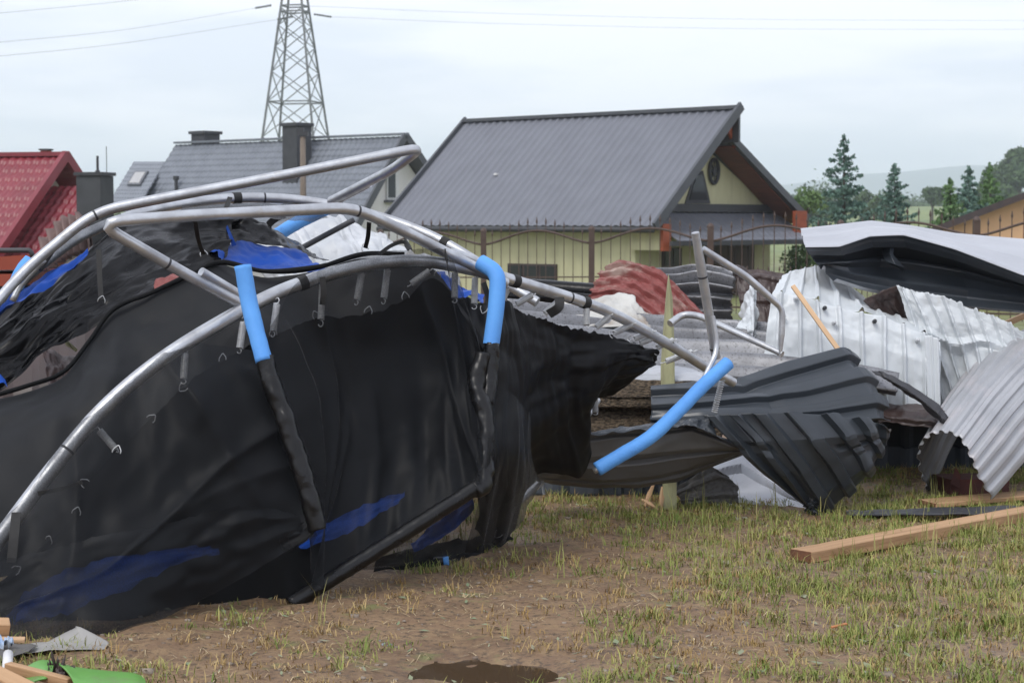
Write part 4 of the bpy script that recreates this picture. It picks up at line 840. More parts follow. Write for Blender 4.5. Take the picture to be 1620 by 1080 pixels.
net_c = rows([
 [(402, 548, 6.31), (426, 640, 6.2), (462, 750, 6.14), (499, 848, 6.11)],
 [(425, 520, 6.36), (470, 640, 6.3), (495, 760, 6.25), (480, 930, 6.17)],
 [(470, 448, 6.44), (520, 600, 6.5), (540, 740, 6.4), (530, 912, 6.24)],
 [(520, 420, 6.5), (560, 580, 6.55), (590, 730, 6.46), (580, 880, 6.3)],
 [(590, 400, 6.56), (620, 570, 6.62), (640, 710, 6.55), (635, 846, 6.35)],
 [(660, 393, 6.63), (680, 560, 6.7), (690, 690, 6.6), (695, 808, 6.41)],
 [(700, 396, 6.70), (735, 550, 6.72), (740, 680, 6.58), (745, 776, 6.47)],
 [(716, 415, 6.74), (768, 590, 6.64), (768, 690, 6.56), (764, 765, 6.49)]])
cloth('safety_net', net_c, 150, 90, M['net'], [(5, 0.9, 0.045, 5.3), (3, 3, 0.02, 7.0)], prof=lambda u, v: 0.035 * np.exp(-np.abs(u - 0.20 + 0.06 * v) / 0.022) + 0.045 * np.exp(-np.abs(u - 0.66 - 0.28 * v) / 0.03) * np.clip(1.3 - v, 0, 1) + 0.028 * np.exp(-np.abs(u - 0.36 + 0.22 * v) / 0.03) + 0.03 * np.exp(-np.abs(u - 0.55 + 0.42 * v) / 0.035) * v + 0.03 * np.exp(-np.abs(u - 0.80 - 0.16 * v) / 0.014) * np.clip(1.2 - v, 0, 1), jag=0.004, jagedges='t')
net_r = rows([
 [(772, 560, 6.67), (770, 640, 6.62), (766, 768, 6.56), (752, 842, 6.98)],
 [(789, 488, 6.76), (795, 620, 6.72), (792, 760, 6.74), (776, 856, 7.12)],
 [(800, 476, 6.82), (816, 620, 6.86), (816, 740, 6.9), (800, 842, 7.35)],
 [(822, 492, 6.94), (838, 600, 6.98), (838, 690, 7.05), (838, 772, 7.4)],
 [(860, 506, 7.08), (870, 590, 7.1), (874, 670, 7.2), (880, 752, 7.5)],
 [(910, 520, 7.2), (905, 585, 7.2), (905, 650, 7.3), (922, 748, 7.6)],
 [(970, 532, 7.35), (960, 575, 7.3), (935, 630, 7.38), (926, 662, 7.6)],
 [(1025, 548, 7.5), (1010, 565, 7.42), (985, 590, 7.45), (960, 622, 7.6)],
 [(1042, 566, 7.56), (1040, 572, 7.53), (1037, 577, 7.52), (1030, 584, 7.55)]])
cloth('jumping_mat', net_r, 170, 80, M['matsheen'], [(9, 1.0, 0.030, 2.3), (4, 5, 0.022, 6.1)], jag=0.012, jagedges='tr')
cloth('safety_net', rows([[(778, 640, 6.58), (770, 760, 6.5), (740, 880, 6.95)], [(800, 620, 6.62), (800, 740, 6.6), (780, 868, 7.05)], [(825, 640, 6.75), (825, 740, 6.8), (815, 835, 7.25)], [(842, 660, 6.9), (842, 730, 6.98), (858, 765, 7.45)]]), 50, 40, M['netthin'], [(5, 1.0, 0.02, 4.3)])
cloth('jumping_mat', rows([[(600, 880, 6.75), (590, 905, 6.7)], [(680, 862, 6.95), (690, 893, 6.85)], [(750, 850, 7.15), (770, 872, 7.1)], [(800, 838, 7.3), (815, 850, 7.3)]]), 50, 14, M['mat'], [(9, 1.5, 0.02, 2.3)])

cloth('safety_net', rows([[(560, 897, 6.34), (565, 905, 6.42), (590, 906, 6.55)], [(640, 846, 6.42), (655, 866, 6.6), (665, 888, 6.8)], [(700, 808, 6.48), (715, 840, 6.75), (730, 874, 6.95)], [(764, 770, 6.54), (775, 810, 6.8), (790, 852, 7.12)]]), 60, 30, M['netthin'], [(5, 1.0, 0.015, 4.3)])
# the net lies double along the ground at the left
cloth('safety_net', rows([[(-60, 905, 5.70), (-60, 960, 5.66), (-60, 1029, 5.585)], [(40, 872, 5.79), (45, 940, 5.71), (62, 1021, 5.605)], [(120, 858, 5.82), (140, 930, 5.74), (178, 1011, 5.645)], [(230, 836, 5.89), (245, 900, 5.85), (268, 971, 5.885)], [(320, 812, 5.97), (330, 870, 5.96), (340, 937, 5.985)], [(400, 800, 6.04), (405, 840, 6.035), (420, 892, 6.045)], [(470, 812, 6.11), (480, 830, 6.1), (492, 846, 6.09)]]), 110, 40, M['netthin'], [(4, 2.2, 0.03, 3.3), (9, 3, 0.008, 5.2)], jag=0.01, jagedges='t')
cloth('net_far_side', rows([[(672, 448, 7.36), (690, 540, 7.2), (700, 680, 7.05)], [(735, 470, 7.38), (745, 550, 7.2), (750, 680, 7.05)], [(775, 482, 7.36), (785, 560, 7.2), (790, 680, 7.05)], [(812, 494, 7.3), (815, 570, 7.18), (815, 680, 7.05)]]), 50, 40, M['far'], [(5, 1.5, 0.02, 2.9)])
# springs: one mesh, copied
def spring_mesh():
    mb = MB(); t = np.linspace(0, 1, 22 * 10); a = t * 22 * 2 * math.pi
    mb.tube(np.stack([0.0105 * np.cos(a), 0.0105 * np.sin(a), 0.02 + 0.11 * t], 1), 0.0024, 5)
    for z0, sg in ((0.02, -1), (0.13, 1)):
        th = np.linspace(0, 4.4, 12); mb.tube(np.stack([0.009 * np.sin(th), 0 * th, z0 + sg * (0.012 + 0.010 * (1 - np.cos(th)) - 0.01)], 1), 0.002, 5)
    return mb
proto = spring_mesh().build('spring', M['steel'], TR, True)
proto.data.transform(Matrix.Translation(Vector(ORG[proto.name])))       # origin at the upper hook
spr = [((439, 472), (431, 534), 6.4), ((386, 502), (378, 560), 6.38), ((511, 440), (507, 518), 6.53), ((574, 424), (563, 484), 6.62), ((614, 418), (606, 482), 6.68),
       ((684, 425), (644, 454), 6.72), ((720, 424), (719, 480), 6.84), ((752, 432), (750, 490), 6.9), ((804, 455), (791, 482), 6.97), ((847, 464), (811, 484), 7.03), ((886, 474), (857, 500), 7.1),
       ((928, 484), (928, 520), 7.2), ((969, 496), (938, 522), 7.28), ((1006, 510), (964, 530), 7.36), ((1038, 523), (997, 538), 7.44), ((1044, 530), (1006, 545), 7.46), ((1070, 536), (1033, 552), 7.52), ((1102, 554), (1044, 575), 7.62),
       ((293, 552), (290, 608), 6.3), ((153, 676), (188, 716), 6.17), ((900, 655), (918, 668), 7.45), ((941, 625), (942, 655), 7.5)]
for i, (a_, b_, Y) in enumerate(spr):
    a3, b3 = P(*a_, Y), P(*b_, Y - 0.02); d = b3 - a3; Ln = np.linalg.norm(d); ex = max(0.08, Ln)
    o = proto if i == 0 else proto.copy()
    if i: COL.objects.link(o); o.parent = TR
    q = Vector(d).to_track_quat('Z', 'Y'); k = ex / 0.155
    rel_ = Vector(a3 - ORG[TR.name])
    o.rotation_mode = 'QUATERNION'; o.rotation_quaternion = q; o.location = rel_; o.scale = (1, 1, k)
# an overstretched spring hanging by the foam pole
t = np.linspace(0, 1, 15 * 10); a = t * 15 * 2 * math.pi; p0, p1 = P(1142, 602, 7.5), P(1130, 652, 7.48)
mb = MB(); mb.tube(p0 + (p1 - p0) * t[:, None] + np.stack([0.011 * np.cos(a), 0.011 * np.sin(a), 0 * a], 1), 0.0022, 5); mb.build('stretched_spring', M['steel'], TR, True)
# wire hooks along the edge of the mat
def hook_mesh():
    mb = MB(); mb.tube(pipe_path([(-0.017, 0, 0), (-0.017, 0, -0.012), (0, 0, -0.034), (0.017, 0, -0.012), (0.017, 0, 0.002)], 0.008), 0.0022, 6); return mb
hp = hook_mesh().build('wire_hook', M['steel'], TR, True); hp.data.transform(Matrix.Translation(Vector(ORG[hp.name])))
hooks = [(160, 478, 7.1, 3.4), (323, 404, 7.2, 3.2), (578, 396, 6.98, 3.1), (766, 486, 6.9, 0.3), (972, 530, 7.3, 1.9), (1000, 536, 7.4, 1.4), (1040, 556, 7.5, 2.0), (790, 842, 7.1, 1.0), (184, 716, 5.99, 3.3)]
for (px, py, Y), an in zip(mat_top[1:14], (4.0, 3.5, 3.6, 2.6, 3.3, 3.7, 0.5, 3.0, 3.4, 2.9, 3.2, 2.7, 3.4)): hooks.append((px + 2, py - 2, Y - 0.035, an))
for i, (px, py, Y, an) in enumerate(hooks):
    o = hp if i == 0 else hp.copy()
    if i: COL.objects.link(o); o.parent = TR
    o.location = Vector(P(px, py, Y) - ORG[TR.name]); o.rotation_euler = (0.4 * math.sin(i * 1.7), an + 0.3 * math.sin(i * 5.1), 0.5 * math.sin(i * 2.3)); o.scale = (0.8, 0.8, 0.8)
# webbing straps
def strap(pts, w=0.02):
    p_ = cpath(pts, 0.012); mb = MB(); T_ = np.gradient(p_, axis=0); T_ /= np.linalg.norm(T_, axis=1)[:, None]
    sd = np.cross(T_, np.array([0, 1.0, 0.2])); sd /= np.linalg.norm(sd, axis=1)[:, None]; nn = np.cross(sd, T_) * 0.0015
    n = len(p_); v = np.stack([p_ - sd * w / 2 - nn, p_ + sd * w / 2 - nn, p_ + sd * w / 2 + nn, p_ - sd * w / 2 + nn], 1).reshape(-1, 3)
    f = [(4 * i + k, 4 * i + (k + 1) % 4, 4 * i + 4 + (k + 1) % 4, 4 * i + 4 + k) for i in range(n - 1) for k in range(4)] + [(0, 1, 2, 3), (4 * n - 1, 4 * n - 2, 4 * n - 3, 4 * n - 4)]
    mb.add(v, f); return mb.build('strap', M['strap'], TR, True, 40)
def wrap(path, f, r, w=0.03):
    i = int(f * (len(path) - 1)); d = path[min(i + 2, len(path) - 1)] - path[max(i - 2, 0)]; d /= np.linalg.norm(d)
    mb = MB(); mb.tube([path[i] - d * w / 2, path[i] + d * w / 2], r, 14); return mb.build('strap', M['strap'], TR, True, 40)
for f, r__ in ((0.415, 0.0262), (0.655, 0.0248), (0.75, 0.0238)): wrap(ring_pts, f, r__)
for f in (0.52, 0.665, 0.83): wrap(back_pts, f, 0.0245, 0.035)
strap([(309, 350, 6.9), (313, 375, 7.0), (318, 392, 7.15), (322, 402, 7.2)], 0.016)
strap([(364, 312, 7.98), (358, 330, 7.9), (361, 345, 7.88)], 0.02)
strap([(584, 352, 6.7), (582, 375, 6.85), (578, 392, 6.97)], 0.016)
strap([(156, 395, 7.2), (158, 440, 7.15), (160, 474, 7.1)], 0.02)
strap([(430, 372, 8.2), (424, 358, 8.2), (436, 346, 8.2), (450, 340, 8.15)], 0.03)
strap([(600, 402, 6.98), (620, 388, 7.0), (640, 383, 7.0), (650, 396, 6.9)], 0.014)
strap([(640, 382, 7.3), (652, 400, 7.1), (655, 412, 6.95)], 0.035)
strap([(26, 810, 5.86), (22, 850, 5.82), (18, 890, 5.8)], 0.03)
strap([(60, 780, 5.93), (100, 772, 5.92), (130, 762, 5.9)], 0.014)
strap([(510, 438, 6.46), (512, 462, 6.46), (510, 482, 6.47)], 0.02)
strap([(885, 470, 7.02), (884, 486, 7.0), (868, 497, 7.02)], 0.035)
strap([(765, 447, 6.95), (772, 470, 6.92), (770, 482, 6.9)], 0.02)
mb = MB(); mb.bar(P(644, 399, 6.85), P(653, 409, 6.85), 0.03, 0.035, (0, -1, 0.2)); mb.build('buckle', M['frame'], TR)

# ================================================================== torn roof sheets
def sheet(name, label, base_, grids, mats, group=None, th=0.0016, cat='roof sheet'):
    """a torn sheet: one mesh when it is a single bent surface, otherwise folds as parts"""
    T = None
    if len(grids) > 1:
        T = thing(name, base_, label, cat, group)
    for g in grids:
        mb = MB(); surf(mb, g['c'], g.get('nu', 60), g.get('nv', 40), prof=g.get('prof'), wuv=g.get('wuv'), wob=g.get('wob', 0), seed=g.get('seed', 0.0), jag=g.get('jag', 0), jagedges=g.get('je', ''), lin=g.get('lin', 0.0 if g.get('auto') else 0.85))
        ms = g.get('mats', mats); o = mb.build(g.get('name', name), list(ms), T, True, g.get('auto', 9)); solid(o, th, len(ms) > 1)
        if T is None: tag(o, label, cat, group)
    return T
def ribs_u(n, amp, flat=0.2, side=0.12, ph=0.0): return lambda u, v: amp * trap(u * n + ph, flat, side)
def ribs_v(n, amp, flat=0.2, side=0.12, ph=0.0): return lambda u, v: amp * trap(v * n + ph, flat, side)
def wave_u(n, amp): return lambda u, v: amp * np.sin(u * n * 2 * math.pi)
def wave_v(n, amp): return lambda u, v: amp * np.sin(v * n * 2 * math.pi)
GS = 'storm torn roof sheets in the wreckage'
CHM = (M['char'], M['charback'])

# crumpled charcoal sheet in front
sheet('charcoal_sheet', 'crumpled charcoal ribbed roof sheet fanned out in front, touching the grass', G(1150, 812), [
  dict(name='upper_panel', nu=110, nv=110, c=[
    [(1030, 616, 8.22), (1100, 609, 8.22), (1166, 603, 8.25), (1240, 574, 8.3), (1324, 553, 8.35), (1342, 562, 8.4)],
    [(1030, 630, 8.14), (1100, 626, 8.14), (1180, 621, 8.16), (1260, 603, 8.2), (1345, 578, 8.28), (1362, 584, 8.34)],
    [(1030, 645, 8.10), (1110, 643, 8.08), (1190, 638, 8.08), (1280, 626, 8.12), (1368, 606, 8.2), (1384, 612, 8.26)],
    [(1030, 662, 8.08), (1110, 661, 8.02), (1200, 659, 8.02), (1300, 655, 8.06), (1384, 640, 8.12), (1398, 642, 8.2)],
    [(1030, 678, 8.06), (1110, 676, 8.02), (1200, 676, 8.0), (1310, 676, 8.0), (1390, 668, 8.06), (1400, 668, 8.14)]],
    prof=lambda u, v: 0.030 * trap(v * 3.2 + 0.15, 0.40, 0.07) - 0.010 * np.maximum(0, 1 - np.abs(u - 0.34 - 0.12 * np.sin(v * 3)) / 0.05), wuv=[(3, 2, 0.010, 2.2)]),
  dict(name='fan_fold', nu=240, nv=90, c=[
    [(1112, 656, 7.98), (1150, 655, 7.94), (1190, 653, 7.91), (1245, 652, 7.89), (1310, 656, 7.92), (1360, 664, 7.98), (1401, 671, 8.08)],
    [(1158, 698, 7.95), (1190, 699, 7.90), (1228, 699, 7.88), (1284, 695, 7.87), (1338, 688, 7.92), (1374, 682, 8.0), (1400, 679, 8.09)],
    [(1208, 742, 7.98), (1234, 745, 7.93), (1262, 746, 7.91), (1312, 735, 7.91), (1358, 716, 7.96), (1384, 698, 8.02), (1398, 687, 8.1)],
    [(1252, 778, 8.03), (1268, 782, 8.0), (1288, 785, 7.98), (1330, 764, 7.98), (1368, 734, 8.0), (1390, 708, 8.05), (1396, 696, 8.11)],
    [(1284, 803, 8.10), (1294, 808, 8.09), (1305, 812, 8.08), (1341, 782, 8.06), (1375, 746, 8.06), (1392, 716, 8.09), (1394, 704, 8.12)]],
    prof=lambda u, v: 0.034 * trap(u * 6.6 + 0.05, 0.36, 0.07) * (1.1 - 0.5 * v) - 0.012 * np.maximum(0, 1 - np.abs(v - 0.26 - 0.20 * u) / 0.05) * np.clip(3 * np.sin(u * 11), 0, 1), wuv=[(3, 2, 0.012, 7.7)]),
  dict(name='inner_fold', nu=100, nv=90, mats=(M['charback'], M['char']), c=[
    [(850, 700, 7.75), (915, 689, 7.86), (980, 682, 7.92), (1050, 674, 7.98), (1096, 668, 8.0), (1135, 690, 8.0), (1176, 711, 8.0)],
    [(850, 730, 7.78), (900, 725, 7.88), (965, 722, 7.93), (1030, 716, 7.98), (1090, 708, 8.02), (1135, 706, 8.02), (1177, 712, 8.02)],
    [(850, 755, 7.85), (890, 758, 7.96), (950, 760, 8.0), (1020, 756, 8.05), (1085, 743, 8.08), (1130, 727, 8.08), (1178, 714, 8.05)],
    [(850, 762, 7.95), (870, 766, 8.08), (940, 771, 8.12), (1010, 770, 8.15), (1070, 762, 8.18), (1120, 742, 8.15), (1179, 715, 8.1)]],
    prof=ribs_v(2.6, -0.022, 0.12, 0.06, 0.35), wuv=[(3, 2, 0.014, 4.2)]),
  dict(name='bent_lip', nu=60, nv=14, mats=(M['char'], M['charback']), c=[
    [(914, 688, 7.86), (985, 676, 7.98), (1050, 664, 8.04), (1110, 656, 8.02), (1128, 660, 7.97)],
    [(914, 689, 7.85), (985, 680, 7.93), (1050, 671, 7.97), (1095, 664, 7.96), (1130, 676, 7.94)],
    [(914, 690, 7.85), (985, 683, 7.9), (1050, 679, 7.92), (1092, 672, 7.93), (1134, 690, 7.93)]],
    wuv=[(10, 3, 0.012, 1.1)], jag=0.008, je='b'),
  dict(name='light_underside', nu=110, nv=90, mats=(M['ltback'], M['char']), c=[
    [(1120, 742, 9.2), (1170, 712, 9.3), (1206, 726, 9.1), (1240, 750, 8.8), (1278, 776, 8.4)],
    [(1120, 772, 8.7), (1174, 758, 8.75), (1210, 766, 8.65), (1245, 779, 8.5), (1281, 792, 8.28)],
    [(1092, 796, 8.38), (1140, 795, 8.36), (1190, 797, 8.3), (1240, 802, 8.22), (1283, 806, 8.15)],
    [(1080, 801, 8.40), (1135, 806, 8.3), (1190, 811, 8.22), (1240, 814, 8.16), (1284, 814, 8.12)]],
    prof=lambda u, v: -0.05 * trap(v * 2.6 - u * 0.9 + 0.2, 0.14, 0.06), wuv=[(4, 3, 0.006, 4.2)]),
  dict(name='dark_flap', nu=50, nv=24, c=[
    [(1062, 775, 8.35), (1100, 752, 8.33), (1126, 738, 8.32), (1150, 752, 8.3)],
    [(1076, 788, 8.32), (1112, 775, 8.3), (1142, 768, 8.28), (1168, 772, 8.27)],
    [(1078, 798, 8.3), (1112, 796, 8.28), (1142, 795, 8.26), (1168, 796, 8.25)]], mats=(M['charback'], M['char']), prof=ribs_v(2, 0.015), wuv=[(6, 4, 0.012, 8.0)], jag=0.01, je='r'),
  dict(name='curled_corner', nu=40, nv=40, c=[
    [(1268, 768, 8.1), (1280, 772, 8.02), (1294, 782, 8.03), (1308, 800, 8.08)],
    [(1270, 784, 8.08), (1282, 786, 7.98), (1297, 794, 8.0), (1308, 804, 8.07)],
    [(1273, 800, 8.08), (1284, 800, 7.98), (1298, 803, 8.0), (1308, 808, 8.07)],
    [(1276, 814, 8.08), (1286, 815, 8.02), (1298, 813, 8.03), (1308, 811, 8.07)]], wuv=[(7, 6, 0.03, 3.9), (16, 14, 0.012, 1.0)])], CHM, GS)

# board of coarse fibre behind the gap
mb = MB()
ctr = [P(905, 596, 8.55), P(1130, 600, 8.55), P(1130, 700, 8.4), P(895, 700, 8.4)]
B_ = grid([[(905, 590, 8.6), (1010, 594, 8.6), (1140, 600, 8.6)], [(902, 640, 8.5), (1010, 642, 8.5), (1140, 642, 8.5)], [(898, 646, 8.56), (1010, 648, 8.56), (1140, 648, 8.56)], [(895, 705, 8.45), (1010, 705, 8.45), (1140, 700, 8.45)]], 120, 60, wuv=[(70, 34, 0.004, 4.0)])
mb.add(B_.reshape(-1, 3), gfaces(120, 60, B_)); o = mb.build('fibre_board', M['straw'], None, True); solid(o, 0.05); tag(o, 'coarse brown fibre board standing behind the blue foam pole', 'board')
# narrow crumpled charcoal strip over its right half
sheet('charcoal_strip', 'small torn charcoal strip crumpled against the brown fibre board', G(1060, 700), [
  dict(nu=50, nv=20, c=[[(1042, 612, 8.3), (1060, 622, 8.25), (1090, 628, 8.26)], [(1046, 628, 8.22), (1062, 636, 8.2), (1090, 640, 8.2)], [(1030, 645, 8.2), (1060, 646, 8.18), (1092, 652, 8.16)]], wuv=[(7, 5, 0.03, 2.4)])], CHM, GS)

# galvanised sheets
sheet('galvanised_sheet', 'wide dull galvanised corrugated sheet lying across the heap under the bent leg', G(1100, 700), [
  dict(nu=130, nv=130, c=[[(800, 482, 9.30), (900, 490, 9.35), (1000, 503, 9.40), (1100, 514, 9.40), (1210, 520, 9.35), (1330, 540, 9.30), (1420, 560, 9.30)],
    [(800, 520, 9.00), (900, 528, 9.05), (1000, 540, 9.10), (1100, 552, 9.10), (1210, 556, 9.05), (1330, 570, 8.95), (1420, 590, 8.90)],
    [(800, 560, 8.60), (900, 572, 8.62), (1000, 590, 8.62), (1100, 596, 8.62), (1210, 600, 8.60), (1330, 606, 8.50), (1420, 620, 8.50)]],
    prof=wave_v(4.5, 0.045), wuv=[(3, 1, 0.012, 3.0)], auto=60)], (M['galv'],), GS)
sheet('flat_flange', 'pale bent sheet metal flange along the front of the galvanised sheet', G(1080, 700), [
  dict(nu=60, nv=12, c=[[(985, 590, 8.36), (1038, 576, 8.5), (1100, 582, 8.5), (1170, 600, 8.45), (1196, 602, 8.42)], [(985, 594, 8.34), (1038, 588, 8.42), (1100, 592, 8.42), (1160, 606, 8.4), (1190, 606, 8.4)], [(985, 598, 8.33), (1038, 601, 8.36), (1100, 604, 8.36), (1164, 611, 8.36), (1188, 609, 8.38)]], wuv=[(6, 2, 0.012, 1.5)])], (M['topgrey'], M['charback']), GS)
sheet('galvanised_sheet', 'small galvanised corrugated sheet standing behind the pointed wooden stake', G(1100, 620), [
  dict(nu=60, nv=110, c=[[(1020, 434, 10.3), (1070, 426, 10.3), (1115, 425, 10.25), (1161, 437, 10.2)], [(1030, 452, 10.2), (1075, 447, 10.2), (1115, 445, 10.15), (1161, 452, 10.1)], [(1040, 485, 10.15), (1080, 480, 10.15), (1120, 482, 10.1), (1157, 484, 10.08)], [(1060, 525, 10.1), (1090, 525, 10.1), (1125, 525, 10.05), (1162, 527, 10.0)]],
    prof=wave_v(5.5, 0.04), wuv=[(2, 1.5, 0.02, 6.0)], jag=0.03, je='r', auto=60)], (M['galv'],), GS)
sheet('pale_sheet', 'pale grey ribbed sheet leaning behind the trampoline tubes', G(560, 700), [
  dict(nu=120, nv=60, c=[[(380, 400, 8.75), (440, 360, 8.85), (520, 340, 8.95), (585, 362, 8.9), (650, 398, 8.85), (720, 440, 8.8)], [(420, 440, 8.6), (480, 410, 8.65), (545, 385, 8.7), (600, 400, 8.7), (665, 425, 8.65), (730, 460, 8.6)], [(470, 500, 8.45), (520, 480, 8.45), (580, 460, 8.45), (640, 460, 8.45), (700, 470, 8.4), (740, 490, 8.4)]],
    prof=ribs_u(5, 0.016, 0.14, 0.05, 0.2), wuv=[(6, 3, 0.035, 7.0), (14, 6, 0.007, 2.0)])], (M['ltgalv'], M['charback']), GS)
mb = MB(); mb.tube(cpath([(455, 405, 8.45), (500, 380, 8.5), (560, 348, 8.55)]), 0.013, 8); tag(mb.build('dark_rod', M['trimdark'], None, True), 'thin dark rod lying across the pale ribbed sheet', 'rod')
sheet('red_sheet', 'weathered red ribbed sheet bowed over the middle of the heap', G(1010, 620), [
  dict(nu=90, nv=120, c=[[(965, 421, 9.9), (990, 413, 9.9), (1014, 417, 9.85), (1045, 430, 9.8), (1080, 460, 9.75), (1118, 500, 9.7)],
    [(948, 440, 9.8), (980, 434, 9.8), (1008, 440, 9.75), (1040, 458, 9.7), (1070, 486, 9.65), (1090, 512, 9.6)],
    [(936, 462, 9.72), (970, 458, 9.7), (1000, 466, 9.66), (1030, 486, 9.6), (1052, 506, 9.55), (1068, 524, 9.5)],
    [(930, 490, 9.66), (965, 486, 9.62), (995, 492, 9.56), (1020, 508, 9.5), (1040, 524, 9.45), (1052, 540, 9.42)]],
    prof=ribs_v(5.2, 0.02, 0.3, 0.14), wuv=[(4, 8, 0.02, 5.0), (12, 12, 0.008, 8.0)], jag=0.02, je='lr')], (M['redsheet'], M['maroon']), GS)
sheet('white_fragment', 'crumpled dirty white sheet fragment under the red sheet', G(950, 620), [
  dict(nu=60, nv=24, c=[[(840, 486, 9.45), (900, 478, 9.5), (960, 468, 9.5), (1000, 469, 9.45), (1024, 498, 9.4)], [(840, 500, 9.3), (900, 498, 9.3), (960, 492, 9.3), (1000, 494, 9.28), (1026, 512, 9.25)], [(840, 522, 9.15), (900, 522, 9.15), (960, 518, 9.15), (1000, 518, 9.12), (1030, 522, 9.1)]], wuv=[(5, 4, 0.03, 2.0)])], (pm('dirty_white', (0.55, 0.55, 0.52), (0.40, 0.39, 0.36), 5, 0.6, c3=(0.25, 0.19, 0.14), s3=6), M['charback']), GS)
mb = MB(); mb.tube(cpath([(790, 452, 9.9), (860, 456, 9.9), (945, 462, 9.85)]), 0.045, 14); mb.tube(cpath([(790, 468, 9.8), (860, 470, 9.8), (945, 476, 9.75)]), 0.035, 12); tag(mb.build('black_roll', M['tarp'], None, True), 'roll of black roofing felt lying left of the red sheet', 'roll')

# big folded sheet, grey outside, dark inside, right of the heap
DK = (M['char'], M['topgrey'])
sheet('folded_roof_sheet', 'large dark roof sheet folded over, pale grey on top, at the right', G(1480, 640), [
  dict(name='grey_top', nu=130, nv=40, mats=(M['topgrey'], M['char']), c=[[(1266, 364, 9.6), (1320, 358, 9.75), (1378, 352, 9.9), (1440, 360, 9.9), (1510, 371, 9.85), (1600, 377, 9.8), (1690, 382, 9.8)],
    [(1269, 376, 9.3), (1322, 371, 9.4), (1379, 361, 9.5), (1445, 366, 9.5), (1515, 384, 9.4), (1605, 404, 9.3), (1690, 420, 9.2)],
    [(1274, 391, 9.0), (1328, 390, 9.0), (1376, 374, 9.05), (1430, 372, 9.1), (1510, 394, 9.0), (1610, 432, 8.85), (1690, 462, 8.75)]],
    prof=lambda u, v: 0.015 * trap(v * 2.3 + 0.2, 0.25, 0.15) * np.clip((1 - v) * 8, 0, 1), wuv=[]),
  dict(name='dark_inside', nu=150, nv=60, mats=(M['char'], M['topgrey']), c=[[(1274, 391, 9.003), (1328, 390, 9.003), (1376, 374, 9.053), (1430, 372, 9.103), (1510, 394, 9.003), (1610, 432, 8.853), (1690, 462, 8.753)],
    [(1286, 410, 9.06), (1336, 412, 9.15), (1386, 408, 9.3), (1440, 412, 9.32), (1520, 428, 9.25), (1610, 452, 9.1), (1690, 474, 9.0)],
    [(1300, 428, 9.08), (1348, 438, 9.12), (1400, 446, 9.2), (1450, 450, 9.22), (1530, 460, 9.2), (1610, 472, 9.05), (1690, 486, 8.95)],
    [(1322, 448, 9.05), (1366, 462, 9.05), (1420, 474, 9.08), (1470, 482, 9.1), (1530, 492, 9.08), (1610, 498, 8.98), (1690, 504, 8.9)]],
    prof=lambda u, v: 0.03 * trap(v * 3.2 + 0.25, 0.18, 0.12) * np.clip(v * 8, 0, 1), wuv=[]),
  dict(name='torn_flap', nu=24, nv=24, mats=(M['char'], M['charback']), c=[[(1396, 388, 9.25), (1410, 380, 9.2), (1418, 382, 9.2)], [(1396, 402, 9.2), (1408, 402, 9.12), (1414, 404, 9.12)], [(1400, 412, 9.15), (1416, 418, 9.1), (1430, 422, 9.15)], [(1412, 420, 9.2), (1420, 424, 9.18), (1428, 430, 9.2)]])], DK, GS)
# white sheets
sheet('white_sheet', 'big white ribbed sheet bent in the middle, beside the thin pine lath', G(1340, 680), [
  dict(name='front_panel', nu=170, nv=40, c=[[(1222, 464, 8.95), (1262, 466, 8.92), (1300, 478, 8.9), (1350, 494, 8.9), (1400, 501, 8.88), (1440, 520, 8.86), (1488, 540, 8.84)],
    [(1214, 510, 8.9), (1262, 516, 8.87), (1304, 526, 8.85), (1352, 540, 8.83), (1400, 550, 8.82), (1444, 566, 8.8), (1488, 575, 8.8)],
    [(1208, 570, 8.88), (1262, 590, 8.84), (1308, 610, 8.82), (1356, 628, 8.8), (1402, 644, 8.8), (1446, 646, 8.78), (1486, 646, 8.78)]],
    prof=ribs_u(8.3, 0.022, 0.10, 0.07), wuv=[(6, 3, 0.012, 2.0), (18, 5, 0.003, 5.5)]),
  dict(name='bent_top', nu=170, nv=30, c=[[(1238, 436, 9.4), (1272, 424, 9.45), (1294, 420, 9.45), (1330, 443, 9.4), (1376, 474, 9.35), (1424, 492, 9.25), (1484, 524, 9.1)],
    [(1230, 448, 9.18), (1268, 444, 9.2), (1298, 450, 9.18), (1340, 470, 9.15), (1388, 488, 9.1), (1432, 506, 9.05), (1486, 532, 8.97)],
    [(1222, 464, 8.96), (1262, 466, 8.93), (1300, 478, 8.91), (1350, 494, 8.91), (1400, 501, 8.89), (1440, 520, 8.87), (1488, 540, 8.85)]],
    prof=lambda u, v: (0.006 + 0.015 * v) * trap(u * 8.3, 0.10, 0.07), wuv=[(5, 2, 0.02, 9.0)], jag=0.004, je='t'),
  dict(name='side_edge', nu=30, nv=40, c=[[(1462, 532, 8.82), (1474, 530, 8.78), (1484, 542, 8.8)], [(1466, 590, 8.8), (1477, 590, 8.75), (1485, 594, 8.78)], [(1470, 646, 8.78), (1478, 648, 8.74), (1486, 646, 8.77)]], prof=ribs_u(2, 0.02))], (M['white'], M['brown']), GS)
